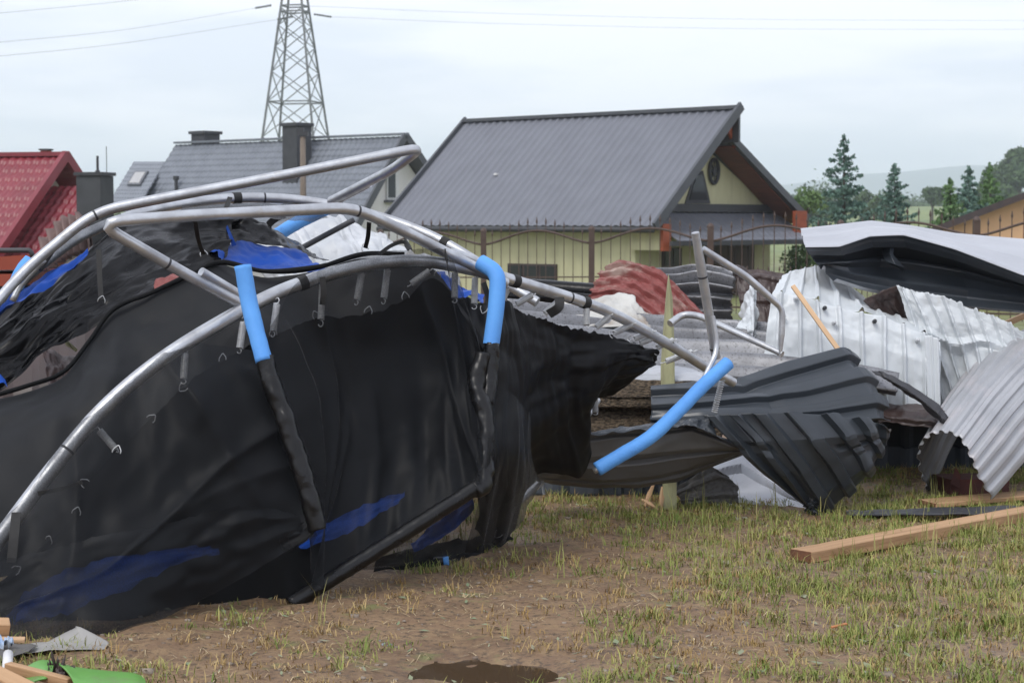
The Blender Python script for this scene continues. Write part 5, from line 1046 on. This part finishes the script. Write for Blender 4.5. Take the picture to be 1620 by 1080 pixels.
sheet('white_sheet', 'creased white ribbed sheet in front of the dark folded sheet, at the right', G(1540, 680), [
  dict(nu=190, nv=60, c=[[(1418, 451, 9.0), (1446, 460, 8.98), (1490, 468, 8.98), (1534, 488, 8.98), (1580, 502, 8.95), (1622, 528, 8.95), (1680, 560, 8.95)],
    [(1432, 488, 8.99), (1462, 500, 8.97), (1500, 506, 8.96), (1542, 514, 8.95), (1584, 526, 8.93), (1626, 550, 8.93), (1680, 580, 8.93)],
    [(1444, 528, 8.98), (1474, 540, 8.96), (1510, 545, 8.94), (1550, 552, 8.92), (1590, 560, 8.91), (1630, 580, 8.91), (1680, 605, 8.91)],
    [(1468, 590, 9.0), (1494, 600, 8.98), (1526, 608, 8.95), (1560, 612, 8.9), (1600, 620, 8.9), (1640, 630, 8.9), (1680, 640, 8.9)],
    [(1480, 660, 8.95), (1504, 664, 8.94), (1534, 668, 8.92), (1570, 670, 8.9), (1610, 675, 8.9), (1640, 680, 8.9), (1680, 690, 8.9)]],
    prof=lambda u, v: 0.024 * trap(u * 10.3 - v * 0.8, 0.12, 0.09) + 0.03 * np.maximum(0, 1 - np.abs(v - 0.45 + 0.05 * np.sin(u * 14)) / 0.07), wuv=[(7, 5, 0.016, 3.7)], jag=0.008, je='tl')], (M['white'], M['brown']), GS)
WS = bpy.data.objects['white_sheet']
for (px, py, Y) in ((1259, 472, 8.88), (1305, 487, 8.86), (1320, 510, 8.83), (1384, 508, 8.84), (1452, 538, 8.81), (1240, 500, 8.86)):
    c_ = P(px, py, Y); n_ = np.array([0, -1, 0.2]); mb = MB(); mb.tube([c_ + n_ * -0.02, c_ + n_ * 0.004, c_ + n_ * 0.008, c_ + n_ * 0.018], [0.010, 0.010, 0.006, 0.005], 10); mb.build('screw', M['trimdark'] if px in (1305, 1384) else M['steel'], WS)
sheet('white_curl', 'narrow curled white sheet standing on the heap beside the dark brown panel', G(1180, 640), [
  dict(nu=40, nv=40, c=[[(1172, 500, 9.5), (1180, 470, 9.45), (1190, 452, 9.4), (1197, 462, 9.45)], [(1170, 510, 9.4), (1182, 490, 9.3), (1192, 480, 9.25), (1198, 486, 9.3)], [(1164, 520, 9.3), (1180, 520, 9.2), (1192, 524, 9.15), (1198, 522, 9.2)], [(1158, 530, 9.3), (1176, 534, 9.2), (1190, 536, 9.15), (1197, 530, 9.2)]], wuv=[(4, 4, 0.02, 1.0)])], (M['white'], M['ltback']), GS)
sheet('brown_sheet', 'dark brown bent metal panel beside the white curl and white sheet', G(1200, 640), [
  dict(nu=50, nv=40, c=[[(1160, 420, 10.2), (1195, 426, 10.15), (1240, 432, 10.1)], [(1166, 450, 10.1), (1200, 454, 10.05), (1236, 458, 10.0)], [(1172, 490, 10.0), (1204, 494, 9.95), (1234, 496, 9.9)], [(1176, 540, 9.95), (1206, 545, 9.9), (1236, 548, 9.85)]], prof=ribs_v(3, 0.02), wuv=[(4, 3, 0.02, 4.0)])], (M['brown'],), GS)
sheet('brown_flap', 'dark brown bent flap under the edge of the creased white sheet', G(1410, 640), [
  dict(nu=40, nv=30, c=[[(1366, 476, 9.02), (1392, 462, 9.02), (1422, 450, 9.02)], [(1380, 490, 9.06), (1402, 482, 9.06), (1428, 476, 9.06)], [(1410, 502, 9.1), (1424, 500, 9.1), (1440, 512, 9.1)], [(1440, 530, 9.1), (1448, 528, 9.1), (1460, 540, 9.1)]], wuv=[(3, 3, 0.02, 7.0)])], (M['brown'],), GS)
sheet('maroon_sheet', 'dark maroon folded panel lying low between the charcoal fan and the arched sheet', G(1440, 700), [
  dict(nu=60, nv=24, c=[[(1380, 640, 8.7), (1430, 643, 8.65), (1480, 640, 8.6), (1500, 644, 8.6)], [(1384, 654, 8.5), (1430, 658, 8.45), (1476, 662, 8.4), (1496, 668, 8.4)], [(1390, 668, 8.45), (1430, 672, 8.4), (1470, 676, 8.38), (1490, 680, 8.4)]], prof=ribs_v(2, 0.015), wuv=[(4, 2, 0.02, 1.0)])], (M['brown'], M['brown']), GS)
sheet('black_strip', 'bent black metal strip poking out in front of the white sheet', G(1440, 700), [
  dict(nu=50, nv=16, c=[[(1379, 586, 8.5), (1398, 588, 8.45), (1440, 608, 8.4), (1488, 642, 8.35), (1500, 660, 8.35)], [(1382, 590, 8.48), (1402, 597, 8.42), (1440, 620, 8.36), (1484, 654, 8.3), (1496, 668, 8.32)], [(1388, 593, 8.5), (1410, 606, 8.46), (1444, 630, 8.4), (1482, 662, 8.35), (1492, 674, 8.36)]], wuv=[(8, 2, 0.008, 3.0)])], (M['trimdark'],), GS)
# dark sheets added deep in the heap to close its gaps against light
sheet('charcoal_sheet', 'added dark backing sheet that closes the gap beside the arched sheet against light', G(1430, 690), [
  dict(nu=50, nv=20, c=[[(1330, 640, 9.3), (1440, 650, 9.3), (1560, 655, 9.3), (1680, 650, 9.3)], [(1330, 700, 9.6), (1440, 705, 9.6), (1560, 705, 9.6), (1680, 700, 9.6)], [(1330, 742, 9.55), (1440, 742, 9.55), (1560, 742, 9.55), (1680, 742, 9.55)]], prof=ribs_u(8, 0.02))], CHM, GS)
sheet('charcoal_sheet', 'added dark backing sheet that deepens the shade under the middle of the heap', G(980, 750), [
  dict(nu=50, nv=20, c=[[(800, 690, 8.7), (950, 705, 8.7), (1040, 705, 8.7), (1110, 720, 8.75)], [(800, 730, 8.68), (950, 740, 8.66), (1040, 745, 8.66), (1110, 750, 8.7)], [(800, 784, 8.62), (950, 785, 8.62), (1040, 786, 8.62), (1110, 786, 8.62)]], prof=ribs_u(8, 0.02))], CHM, GS)  # added backing, set close so the opening under the heap looks shaded
sheet('maroon_sheet', 'weathered maroon corrugated sheet sticking up in front of the red roof', G(100, 600), [
  dict(nu=110, nv=16, c=[[(64, 382, 9.3), (80, 362, 9.25), (96, 346, 9.2), (112, 340, 9.15), (128, 338, 9.1), (142, 350, 9.1)], [(68, 400, 9.25), (86, 384, 9.2), (102, 372, 9.15), (116, 366, 9.1), (132, 364, 9.05), (144, 370, 9.05)], [(76, 430, 9.2), (94, 416, 9.15), (108, 408, 9.1), (122, 402, 9.05), (136, 398, 9.0), (148, 398, 9.0)]], prof=wave_u(7, 0.022), auto=60, jag=0.012, je='t')], (M['maroon'],), GS)
sheet('maroon_scrap', 'small weathered maroon scrap in the dark hollow under the glossy black cover', G(90, 760), [
  dict(nu=30, nv=20, c=[[(64, 545, 7.35), (90, 560, 7.3), (122, 565, 7.3)], [(72, 575, 7.2), (95, 580, 7.15), (115, 582, 7.12)], [(78, 615, 7.1), (100, 612, 7.05), (118, 608, 7.05)]], wuv=[(3, 3, 0.02, 2.0)])], (M['maroon'],), GS)
mb = MB(); mb.poly(PP((98, 534, 7.3), (104, 536, 7.3), (122, 552, 7.25), (119, 556, 7.25), (104, 546, 7.28)), 0.012, (0, -1, 0.2)); tag(mb.build('wood_splinter', M['oldwood']), 'yellow green wood splinter in the hollow under the glossy black cover', 'splinter')
sheet('brown_sheet', 'added dark brown backing that keeps the hollow behind the glossy black cover dark', G(80, 700), [
  dict(nu=30, nv=12, c=[[(-80, 540, 7.9), (60, 520, 7.9), (200, 470, 7.9), (330, 440, 7.9)], [(-80, 640, 7.6), (60, 620, 7.6), (200, 580, 7.6), (330, 540, 7.6)], [(-80, 780, 7.5), (60, 780, 7.5), (200, 740, 7.5), (330, 700, 7.5)]], prof=ribs_u(7, 0.02))], (M['brown'],), GS)  # added behind the hollow so that it stays dark
sheet('red_scrap', 'small rusty red scrap peeping out above the black net hem', G(262, 720), [
  dict(nu=24, nv=12, c=[[(244, 446, 7.1), (262, 436, 7.1), (282, 432, 7.1)], [(244, 456, 7.05), (264, 450, 7.05), (286, 444, 7.05)], [(246, 470, 7.0), (266, 464, 7.0), (288, 456, 7.0)]], wuv=[(3, 3, 0.01, 4.0)])], (M['redsheet'],), GS)

# arched corrugated sheet at the right edge
AR = [[(1474, 780, 8.75), (1500, 720, 9.0), (1540, 650, 9.5), (1580, 610, 9.9)],
      [(1462, 752, 8.62), (1490, 690, 8.9), (1530, 610, 9.4), (1580, 570, 9.8)],
      [(1454, 718, 8.5), (1500, 632, 8.85), (1548, 568, 9.2), (1588, 542, 9.5)],
      [(1464, 694, 8.36), (1515, 618, 8.7), (1566, 556, 9.05), (1604, 534, 9.35)],
      [(1490, 684, 8.24), (1545, 608, 8.55), (1600, 545, 8.9), (1640, 520, 9.2)],
      [(1516, 694, 8.17), (1575, 618, 8.45), (1640, 550, 8.8), (1690, 520, 9.1)],
      [(1534, 724, 8.14), (1600, 642, 8.4), (1670, 570, 8.75), (1730, 535, 9.0)],
      [(1548, 756, 8.16), (1620, 670, 8.4), (1690, 600, 8.75), (1750, 560, 9.0)],
      [(1568, 790, 8.22), (1640, 706, 8.45), (1710, 640, 8.8), (1770, 600, 9.0)]]
sheet('arched_sheet', 'pale grey corrugated sheet arched like a tunnel at the right edge', G(1550, 785), [
  dict(nu=60, nv=240, c=AR, prof=lambda u, v: 0.014 * trap(v * 15, 0.34, 0.18), wuv=[(3, 3, 0.010, 2.0)], auto=25)], (pm('dull_zinc_sheet', (0.40, 0.41, 0.43), (0.33, 0.34, 0.36), 4, 0.45, 0.2, 0.06, 12, c3=(0.48, 0.45, 0.46), s3=5, lo3=0.5, hi3=0.75), M['charback']), GS, th=0.002)
mb = MB(); mb.box(P(1535, 770, 8.75), (0.14, 0.02, 0), (-0.02, 0.1, 0), (0, 0, 0.05)); mb.add(PP((1504, 764, 8.6), (1512, 738, 8.62), (1520, 752, 8.62), (1518, 772, 8.6)) + PP((1504, 764, 8.64), (1512, 738, 8.66), (1520, 752, 8.66), (1518, 772, 8.64)), [(0, 1, 2, 3), (7, 6, 5, 4), (0, 4, 5, 1), (1, 5, 6, 2), (2, 6, 7, 3), (3, 7, 4, 0)])
tag(mb.build('broken_brick', pm('dark_red_brick', (0.16, 0.05, 0.04), (0.09, 0.035, 0.03), 12, 0.85)), 'dark red broken block inside the mouth of the arched sheet', 'brick')

# ================================================================== timber
def timber(name, a, b, w, h, label, mat_, cat='plank', up=(0, 0, 1), rough_ends=True, bev=0.003):
    a = np.asarray(a, float); b = np.asarray(b, float); d = b - a; Ln = np.linalg.norm(d); d = d / Ln
    u = np.asarray(up, float); y = np.cross(u, d); y /= np.linalg.norm(y); u = np.cross(d, y)
    n = max(2, int(Ln / 0.08)); mb = MB(); V = []
    for i in range(n + 1):
        t = i / n - 0.5; wob = 0.004 * min(1, w / 0.05) * mnoise.noise(Vector((i * 0.31, w * 90, 2.0)))
        for (sy, sz) in ((-1, -1), (1, -1), (1, 1), (-1, 1)):
            e_ = (0.004 if i in (0, n) and rough_ends else 0) * mnoise.noise(Vector((sy * 3.1, sz * 2.7, i)))
            V.append((t * Ln + e_, sy * w / 2 + wob, sz * h / 2 + wob * 0.6))
    F = [(4 * i + k, 4 * i + (k + 1) % 4, 4 * i + 4 + (k + 1) % 4, 4 * i + 4 + k) for i in range(n) for k in range(4)]
    F = [q[::-1] for q in F] + [(0, 1, 2, 3), (4 * n + 3, 4 * n + 2, 4 * n + 1, 4 * n)]
    mb.add(V, [q[::-1] for q in F]); o = mb.build(name, [mat_, M['endwood']])
    off = ORG[o.name]; Rm = Matrix(((d[0], y[0], u[0]), (d[1], y[1], u[1]), (d[2], y[2], u[2])))
    o.rotation_euler = Rm.to_euler(); o.location = Vector((a + b) / 2) + Rm @ Vector(off)
    bv = o.modifiers.new('edge', 'BEVEL'); bv.width = bev; bv.segments = 2; bv.limit_method = 'ANGLE'
    for p in o.data.polygons:
        if abs(p.normal.x) > 0.9 and rough_ends: p.material_index = 1
    return tag(o, label, cat)
A_ = G(1283, 892); B_ = G(1620, 828); d_ = (B_ - A_) / np.linalg.norm(B_ - A_); pp_ = np.array([-d_[1], d_[0], 0]) * 0.05
timber('wooden_plank', A_ + pp_ + [0, 0, 0.024], A_ + d_ * 2.3 + pp_ + [0, 0, 0.030], 0.10, 0.042, 'long fresh sawn wooden plank lying alone on the grass in front', M['wood'])
timber('wooden_board', G(1470, 806) + [0, 0.06, 0.02], G(1720, 790) + [0, 0.06, 0.03], 0.14, 0.02, 'thin sawn board behind the black metal strip at the right', M['wood'])
timber('wooden_board', G(1500, 815) + [0, 0.0, 0.015], G(1660, 812) + [0, 0, 0.015], 0.06, 0.02, 'short reddish board end under the black metal strip', pm('reddish_wood', (0.33, 0.14, 0.06), (0.25, 0.10, 0.045), 8, 0.7))
mb = MB(); surf(mb, [[(1338, 808, 8.02), (1420, 805, 8.02), (1520, 802, 8.02), (1614, 799, 8.0), (1640, 798, 8.0)], [(1340, 811, 7.95), (1420, 809, 7.95), (1520, 807, 7.95), (1614, 805, 7.93), (1640, 804, 7.93)], [(1346, 815, 7.9), (1420, 813, 7.9), (1520, 812, 7.9), (1614, 811, 7.88), (1640, 810, 7.88)]], 50, 8, wuv=[(8, 2, 0.006, 2.0)]); o = mb.build('metal_strip', [M['trimdark']], None, True); solid(o, 0.006); tag(o, 'long flat black metal strip lying on the grass behind the plank', 'metal strip')
timber('pine_lath', P(1254, 452, 8.75), P(1392, 645, 8.42), 0.022, 0.014, 'thin pale pine lath leaning on the big white ribbed sheet', M['lath'], 'lath', up=(0, -1, 0.3), rough_ends=False)
timber('pine_lath', P(1582, 516, 9.9), P(1660, 482, 9.9), 0.03, 0.03, 'short pale lath behind the creased white sheet at the right', M['lath'], 'lath', rough_ends=False)
# pointed stake
st = [(1058, 434, 8.4), (1064, 470, 8.4), (1067, 545, 8.36), (1068, 640, 8.3), (1071, 806, 8.22), (1050, 806, 8.22), (1046, 640, 8.3), (1046, 578, 8.35), (1050, 520, 8.38), (1054, 470, 8.4)]
mb = MB(); mb.poly(PP(*st), 0.03, (0, -1, 0.05)); tag(mb.build('wooden_stake', M['oldwood']), 'pale splintered wooden stake standing upright with a sharp point', 'stake')
sp_a = pm('raw_splinter', (0.48, 0.31, 0.17), (0.36, 0.22, 0.12), 14, 0.8)
for (a_, b_, lab) in (((1016, 790, 8.3), (1042, 806, 8.2), 'long raw splinter on the ground left of the stake'), ((1034, 766, 8.4), (1020, 800, 8.25), 'brown broken lath leaning left of the stake foot'), ((1048, 770, 8.26), (1046, 806, 8.2), 'thin split sliver standing against the stake foot')):
    mb = MB(); q1, q2 = P(*a_), P(*b_); mb.tube([q1, q1 * 0.5 + q2 * 0.5, q2], [0.006, 0.012, 0.004], 5); tag(mb.build('wood_splinter', sp_a), lab, 'splinter')

# ================================================================== scrap at lower left
timber('wood_block', P(-60, 992, 5.45), P(14, 994, 5.5), 0.05, 0.05, 'fresh wood block on the grey scrap at the left edge', M['wood'], 'wood', up=(0, -0.3, 1))
timber('wood_strip', P(-60, 1011, 5.42), P(40, 1011, 5.46), 0.04, 0.012, 'flat thin wood strip under the wood block at the left edge', M['lath'], 'wood')
sheet('grey_scrap', 'pointed grey scrap of sheet metal under the net at lower left', G(100, 1030), [
  dict(nu=60, nv=24, c=[[(-60, 1020, 5.5), (20, 1018, 5.5), (75, 1016, 5.52), (118, 992, 5.6), (122, 990, 5.6)], [(-60, 1024, 5.45), (20, 1022, 5.45), (80, 1018, 5.47), (125, 1008, 5.52), (150, 1004, 5.55)], [(-60, 1030, 5.42), (20, 1024, 5.42), (80, 1020, 5.44), (130, 1020, 5.46), (171, 1019, 5.48)], [(-60, 1046, 5.36), (20, 1036, 5.38), (80, 1027, 5.4), (130, 1027, 5.42), (165, 1026, 5.44)]], wuv=[(3, 2, 0.006, 3.0)])], (pm('beige_grey_sheet', (0.34, 0.33, 0.31), (0.27, 0.265, 0.25), 4, 0.5), M['charback']), GS)
sheet('dark_scrap', 'dark curved grey scrap lying beneath the wood block at the left edge', G(30, 1060), [
  dict(nu=40, nv=20, c=[[(-60, 1018, 5.42), (10, 1018, 5.42), (60, 1020, 5.42)], [(-60, 1032, 5.34), (10, 1030, 5.35), (52, 1026, 5.38)], [(-60, 1048, 5.3), (0, 1044, 5.32), (45, 1030, 5.36)]], wuv=[(3, 2, 0.006, 1.0)])], (M['charback'],), GS)
mb = MB(); surf(mb, [[(-20, 1008, 5.4), (4, 1010, 5.39), (20, 1013, 5.38)], [(-20, 1018, 5.38), (6, 1018, 5.36), (22, 1016, 5.37)]], 20, 8, wuv=[(6, 4, 0.03, 1.0)]); tag(mb.build('plastic_scrap', pm('pale_blue_plastic', (0.30, 0.45, 0.70), (0.5, 0.55, 0.6), 30, 0.4), None, True), 'crumpled pale blue plastic scrap under the wood strip', 'plastic')
T = thing('plastic_toy', G(130, 1078), 'broken bright green plastic toy with a dark torn hole at lower left', 'toy')
mb = MB(); surf(mb, [[(28, 1066, 4.98), (48, 1050, 5.00), (66, 1043, 5.02), (86, 1045, 5.02)], [(30, 1072, 4.90), (52, 1060, 4.90), (70, 1054, 4.90), (84, 1056, 4.90)], [(40, 1084, 4.82), (56, 1076, 4.82), (72, 1072, 4.82), (80, 1074, 4.84)]], 40, 24); solid(mb.build('left_shell', M['green'], T, True), 0.004)
mb = MB(); surf(mb, [[(88, 1046, 5.02), (120, 1054, 5.02), (170, 1060, 5.02), (208, 1063, 5.02), (224, 1068, 5.00)], [(100, 1054, 4.86), (130, 1060, 4.86), (172, 1066, 4.86), (212, 1068, 4.87), (229, 1074, 4.89)], [(112, 1068, 4.76), (136, 1076, 4.76), (174, 1082, 4.76), (214, 1082, 4.78), (231, 1080, 4.82)], [(120, 1090, 4.72), (140, 1096, 4.72), (176, 1100, 4.72), (214, 1098, 4.74), (232, 1092, 4.80)]], 60, 40); solid(mb.build('right_shell', M['green'], T, True), 0.004)
mb = MB(); surf(mb, [[(78, 1046, 4.96), (92, 1048, 4.95), (112, 1062, 4.94)], [(74, 1064, 4.90), (94, 1066, 4.90), (116, 1074, 4.90)], [(74, 1088, 4.85), (96, 1090, 4.85), (118, 1092, 4.85)]], 30, 30, wuv=[(6, 5, 0.05, 3.0)]); mb.build('torn_lining', M['brown'], T, True)
timber('wood_offcut', P(-40, 1056, 4.84), P(44, 1098, 4.74), 0.05, 0.05, 'sawn wood offcut in the bottom left corner', M['wood'], 'wood', up=(0.3, -0.4, 1), rough_ends=False)
timber('wood_offcut', P(12, 1054, 4.92), P(112, 1080, 4.80), 0.025, 0.025, 'narrow wood offcut lying against the green plastic toy', M['wood'], 'wood', rough_ends=False)
mb = MB(); mb.tube(PP((13, 1034, 5.2), (11, 1060, 5.1)), 0.014, 12); tag(mb.build('pipe_scrap', M['frame'], None, True), 'short white pipe scrap standing beside the wood offcuts', 'pipe')
mb = MB(); surf(mb, [[(593, 1019, 5.62), (606, 1017, 5.62), (622, 1018, 5.62)], [(594, 1024, 5.58), (607, 1021, 5.56), (621, 1023, 5.58)], [(596, 1027, 5.55), (608, 1026, 5.55), (618, 1026, 5.55)]], 24, 14, wuv=[(7, 5, 0.02, 4.0)]); tag(mb.build('crumpled_wrapper', M['litter'], None, True), 'crumpled silvery wrapper on the bare mud in front', 'litter')
q = G(1325, 998); timber('wood_chip', q + [-0.02, 0, 0.012], q + [0.035, 0.04, 0.015], 0.011, 0.007, 'small orange wood chip on the grass at lower right', pm('orange_wood', (0.5, 0.2, 0.08), (0.4, 0.16, 0.06), 20, 0.8), 'wood chip', rough_ends=False)

# ================================================================== grass, straw, stones
def blades(n_t, xr, yr, dens, hmin, hmax, per, lean, wid, c1, c2, name, label, seed, flat=False, thr=0.0, nsc=1.3, boost=None):
    r_ = np.random.default_rng(seed); V = []; CO = []; cnt = 0
    x = r_.uniform(*xr, n_t * 4); y = r_.uniform(*yr, n_t * 4)
    keep = []
    for i in range(len(x)):
        if abs(x[i]) > 0.30 * y[i] + 0.15: continue
        d = 0.5 + 0.5 * mnoise.fractal(Vector((x[i] * nsc, y[i] * nsc, seed)), 1, 2, 3) + dens(x[i], y[i])
        if ((x[i] - PUD[0]) / 0.36) ** 2 + ((y[i] - PUD[1]) / 0.22) ** 2 < 1: continue
        if r_.random() < (d - thr): keep.append(i)
        if len(keep) >= n_t: break
    for i in keep:
        k = int(r_.integers(per[0], per[1] + 1)); hs = r_.uniform(hmin, hmax); z0 = ground_z(x[i], y[i]) - 0.004
        tint = r_.uniform(0, 1)
        bx = x[i] + r_.normal(size=k) * 0.012 * (k ** 0.5) * 0.5; by = y[i] + r_.normal(size=k) * 0.012 * (k ** 0.5) * 0.5
        an = r_.uniform(0, 6.283, k); h = hs * r_.uniform(0.45, 1.15, k); le = lean * r_.uniform(0.2, 1.3, k)
        dx, dy = np.cos(an), np.sin(an); w = wid * r_.uniform(0.6, 1.3, k)
        sx_, sy_ = -dy * w, dx * w
        m1 = np.stack([bx + dx * le * h * 0.35, by + dy * le * h * 0.35, z0 + h * (0.55 if not flat else 0.12)], 1); tp = np.stack([bx + dx * le * h, by + dy * le * h, z0 + h * ((1.0 - 0.25 * le) if not flat else 0.05)], 1)
        sd = np.stack([sx_, sy_, np.zeros(k)], 1); b0 = np.stack([bx, by, np.full(k, z0)], 1)
        V.append(np.stack([b0 - sd, b0 + sd, m1 + sd * 0.8, m1 - sd * 0.8, tp], 1).reshape(-1, 3))
        CO.append(np.repeat(np.clip(tint + r_.normal(size=k) * 0.2, 0, 1), 5)); cnt += k
    v = np.vstack(V); co = np.concatenate(CO)
    me = bpy.data.meshes.new(name); nb = cnt; base_i = np.arange(nb) * 5
    me.vertices.add(len(v)); me.vertices.foreach_set('co', v.ravel())
    q = np.stack([base_i, base_i + 1, base_i + 2, base_i + 3], 1); t_ = np.stack([base_i + 3, base_i + 2, base_i + 4], 1)
    me.loops.add(nb * 7); me.loops.foreach_set('vertex_index', np.concatenate([np.concatenate([q, t_], 1).ravel()]))
    me.polygons.add(nb * 2); ls = np.stack([np.arange(nb) * 7, np.arange(nb) * 7 + 4], 1).ravel(); me.polygons.foreach_set('loop_start', ls)
    at = me.attributes.new('tint', 'FLOAT', 'POINT'); at.data.foreach_set('value', co)
    me.update(calc_edges=True); me.validate()
    m, nt, b = new_mat(name + '_blades'); a = nt.nodes.new('ShaderNodeAttribute'); a.attribute_name = 'tint'
    rp = nt.nodes.new('ShaderNodeValToRGB'); rp.color_ramp.elements[0].color = (*c1, 1); rp.color_ramp.elements[1].color = (*c2, 1)
    nt.links.new(a.outputs['Fac'], rp.inputs[0]); nt.links.new(rp.outputs[0], b.inputs['Base Color']); b.inputs['Roughness'].default_value = 0.7
    b.inputs['Specular IOR Level'].default_value = 0.25
    me.materials.append(m); o = bpy.data.objects.new(name, me); COL.objects.link(o); return tag(o, label, None, None, 'stuff')
def green_d(x, y):
    px = 810 + x / y * FPX; py = HORIZ + CAM_H / y * FPX
    d = -0.05
    d += 0.35 * np.clip((px - 900) / 600, 0, 1)            # more cover to the right
    d += 0.18 * np.clip((y - 7.2) / 0.8, 0, 1) - 0.45 * np.clip((y - 8.3) / 0.5, 0, 1)             # and along the heap
    d -= 0.22 * math.exp(-((px - 700) / 260) ** 2 - ((py - 1010) / 70) ** 2)
    return d
blades(6600, (-2.4, 3.2), (4.9, 10.5), lambda x, y: green_d(x, y), 0.012, 0.062, (7, 22), 0.95, 0.0018, (0.12, 0.18, 0.032), (0.35, 0.335, 0.11), 'grass', 'sparse green grass tufts growing through the mud', 3, thr=0.36, nsc=2.1)
blades(3600, (-2.4, 3.2), (4.9, 10.5), lambda x, y: green_d(x, y) * 0.4 + 0.1, 0.012, 0.045, (5, 12), 1.0, 0.0018, (0.28, 0.18, 0.065), (0.42, 0.31, 0.14), 'dry_grass', 'dry yellow brown grass tufts on the mud', 4, thr=0.30, nsc=2.3)
blades(8000, (-2.4, 3.2), (4.9, 10.5), lambda x, y: 0.25 + 0.3 * green_d(x, y), 0.03, 0.12, (1, 3), 1.0, 0.0017, (0.30, 0.21, 0.11), (0.52, 0.42, 0.26), 'straw_litter', 'flattened dry straw lying on the mud', 5, flat=True, thr=0.25, nsc=2.0)
blades(260, (-0.6, 3.0), (5.3, 9.5), lambda x, y: green_d(x, y), 0.10, 0.19, (2, 5), 0.35, 0.0016, (0.20, 0.25, 0.06), (0.36, 0.33, 0.13), 'tall_grass', 'single tall grass stalks near the heap', 6, thr=0.3, nsc=1.2)
r_ = np.random.default_rng(9); mb = MB()
for i in range(1500):
    y = 4.9 + 5 * r_.random() ** 1.5; x = r_.uniform(-0.3, 0.3) * y; s_ = r_.uniform(0.002, 0.007) * (2.2 if r_.random() < 0.04 else 1)
    z = ground_z(x, y); k = r_.normal(size=(8, 3)) * 0.25 + np.array([(a, b_, c_) for a in (-1, 1) for b_ in (-1, 1) for c_ in (-1, 1)])
    mb.add(np.array([x, y, z]) + k * s_ * np.array([1, 1, 0.6]), [(0, 1, 3, 2), (4, 6, 7, 5), (0, 4, 5, 1), (2, 3, 7, 6), (0, 2, 6, 4), (1, 5, 7, 3)])
tag(mb.build('stones', pm('mud_stones', (0.30, 0.25, 0.20), (0.16, 0.12, 0.09), 3, 0.9), None, True), 'small stones and clods scattered on the mud', None, None, 'stuff')


mb = MB(); r_ = np.random.default_rng(12)
for i in range(420):
    y = 5.1 + 4 * r_.random() ** 1.4; x = r_.uniform(-0.27, 0.27) * y; z = ground_z(x, y) + 0.004; a = r_.uniform(0, 6.28); l = r_.uniform(0.006, 0.022); w = l * r_.uniform(0.25, 0.6)
    dx, dy = math.cos(a), math.sin(a)
    mb.add([(x - dx * l, y - dy * l, z), (x + dy * w, y - dx * w, z + 0.004 + 0.3 * w * r_.random()), (x + dx * l, y + dy * l, z + r_.uniform(0, 0.012)), (x - dy * w, y + dx * w, z + 0.002)], [(0, 1, 2), (0, 2, 3)])
tag(mb.build('leaves', pm('grey_green_leaf_scraps', (0.17, 0.22, 0.12), (0.28, 0.26, 0.18), 2, 0.7), None, False), 'torn grey green leaves and scraps lying on the mud', None, None, 'stuff')
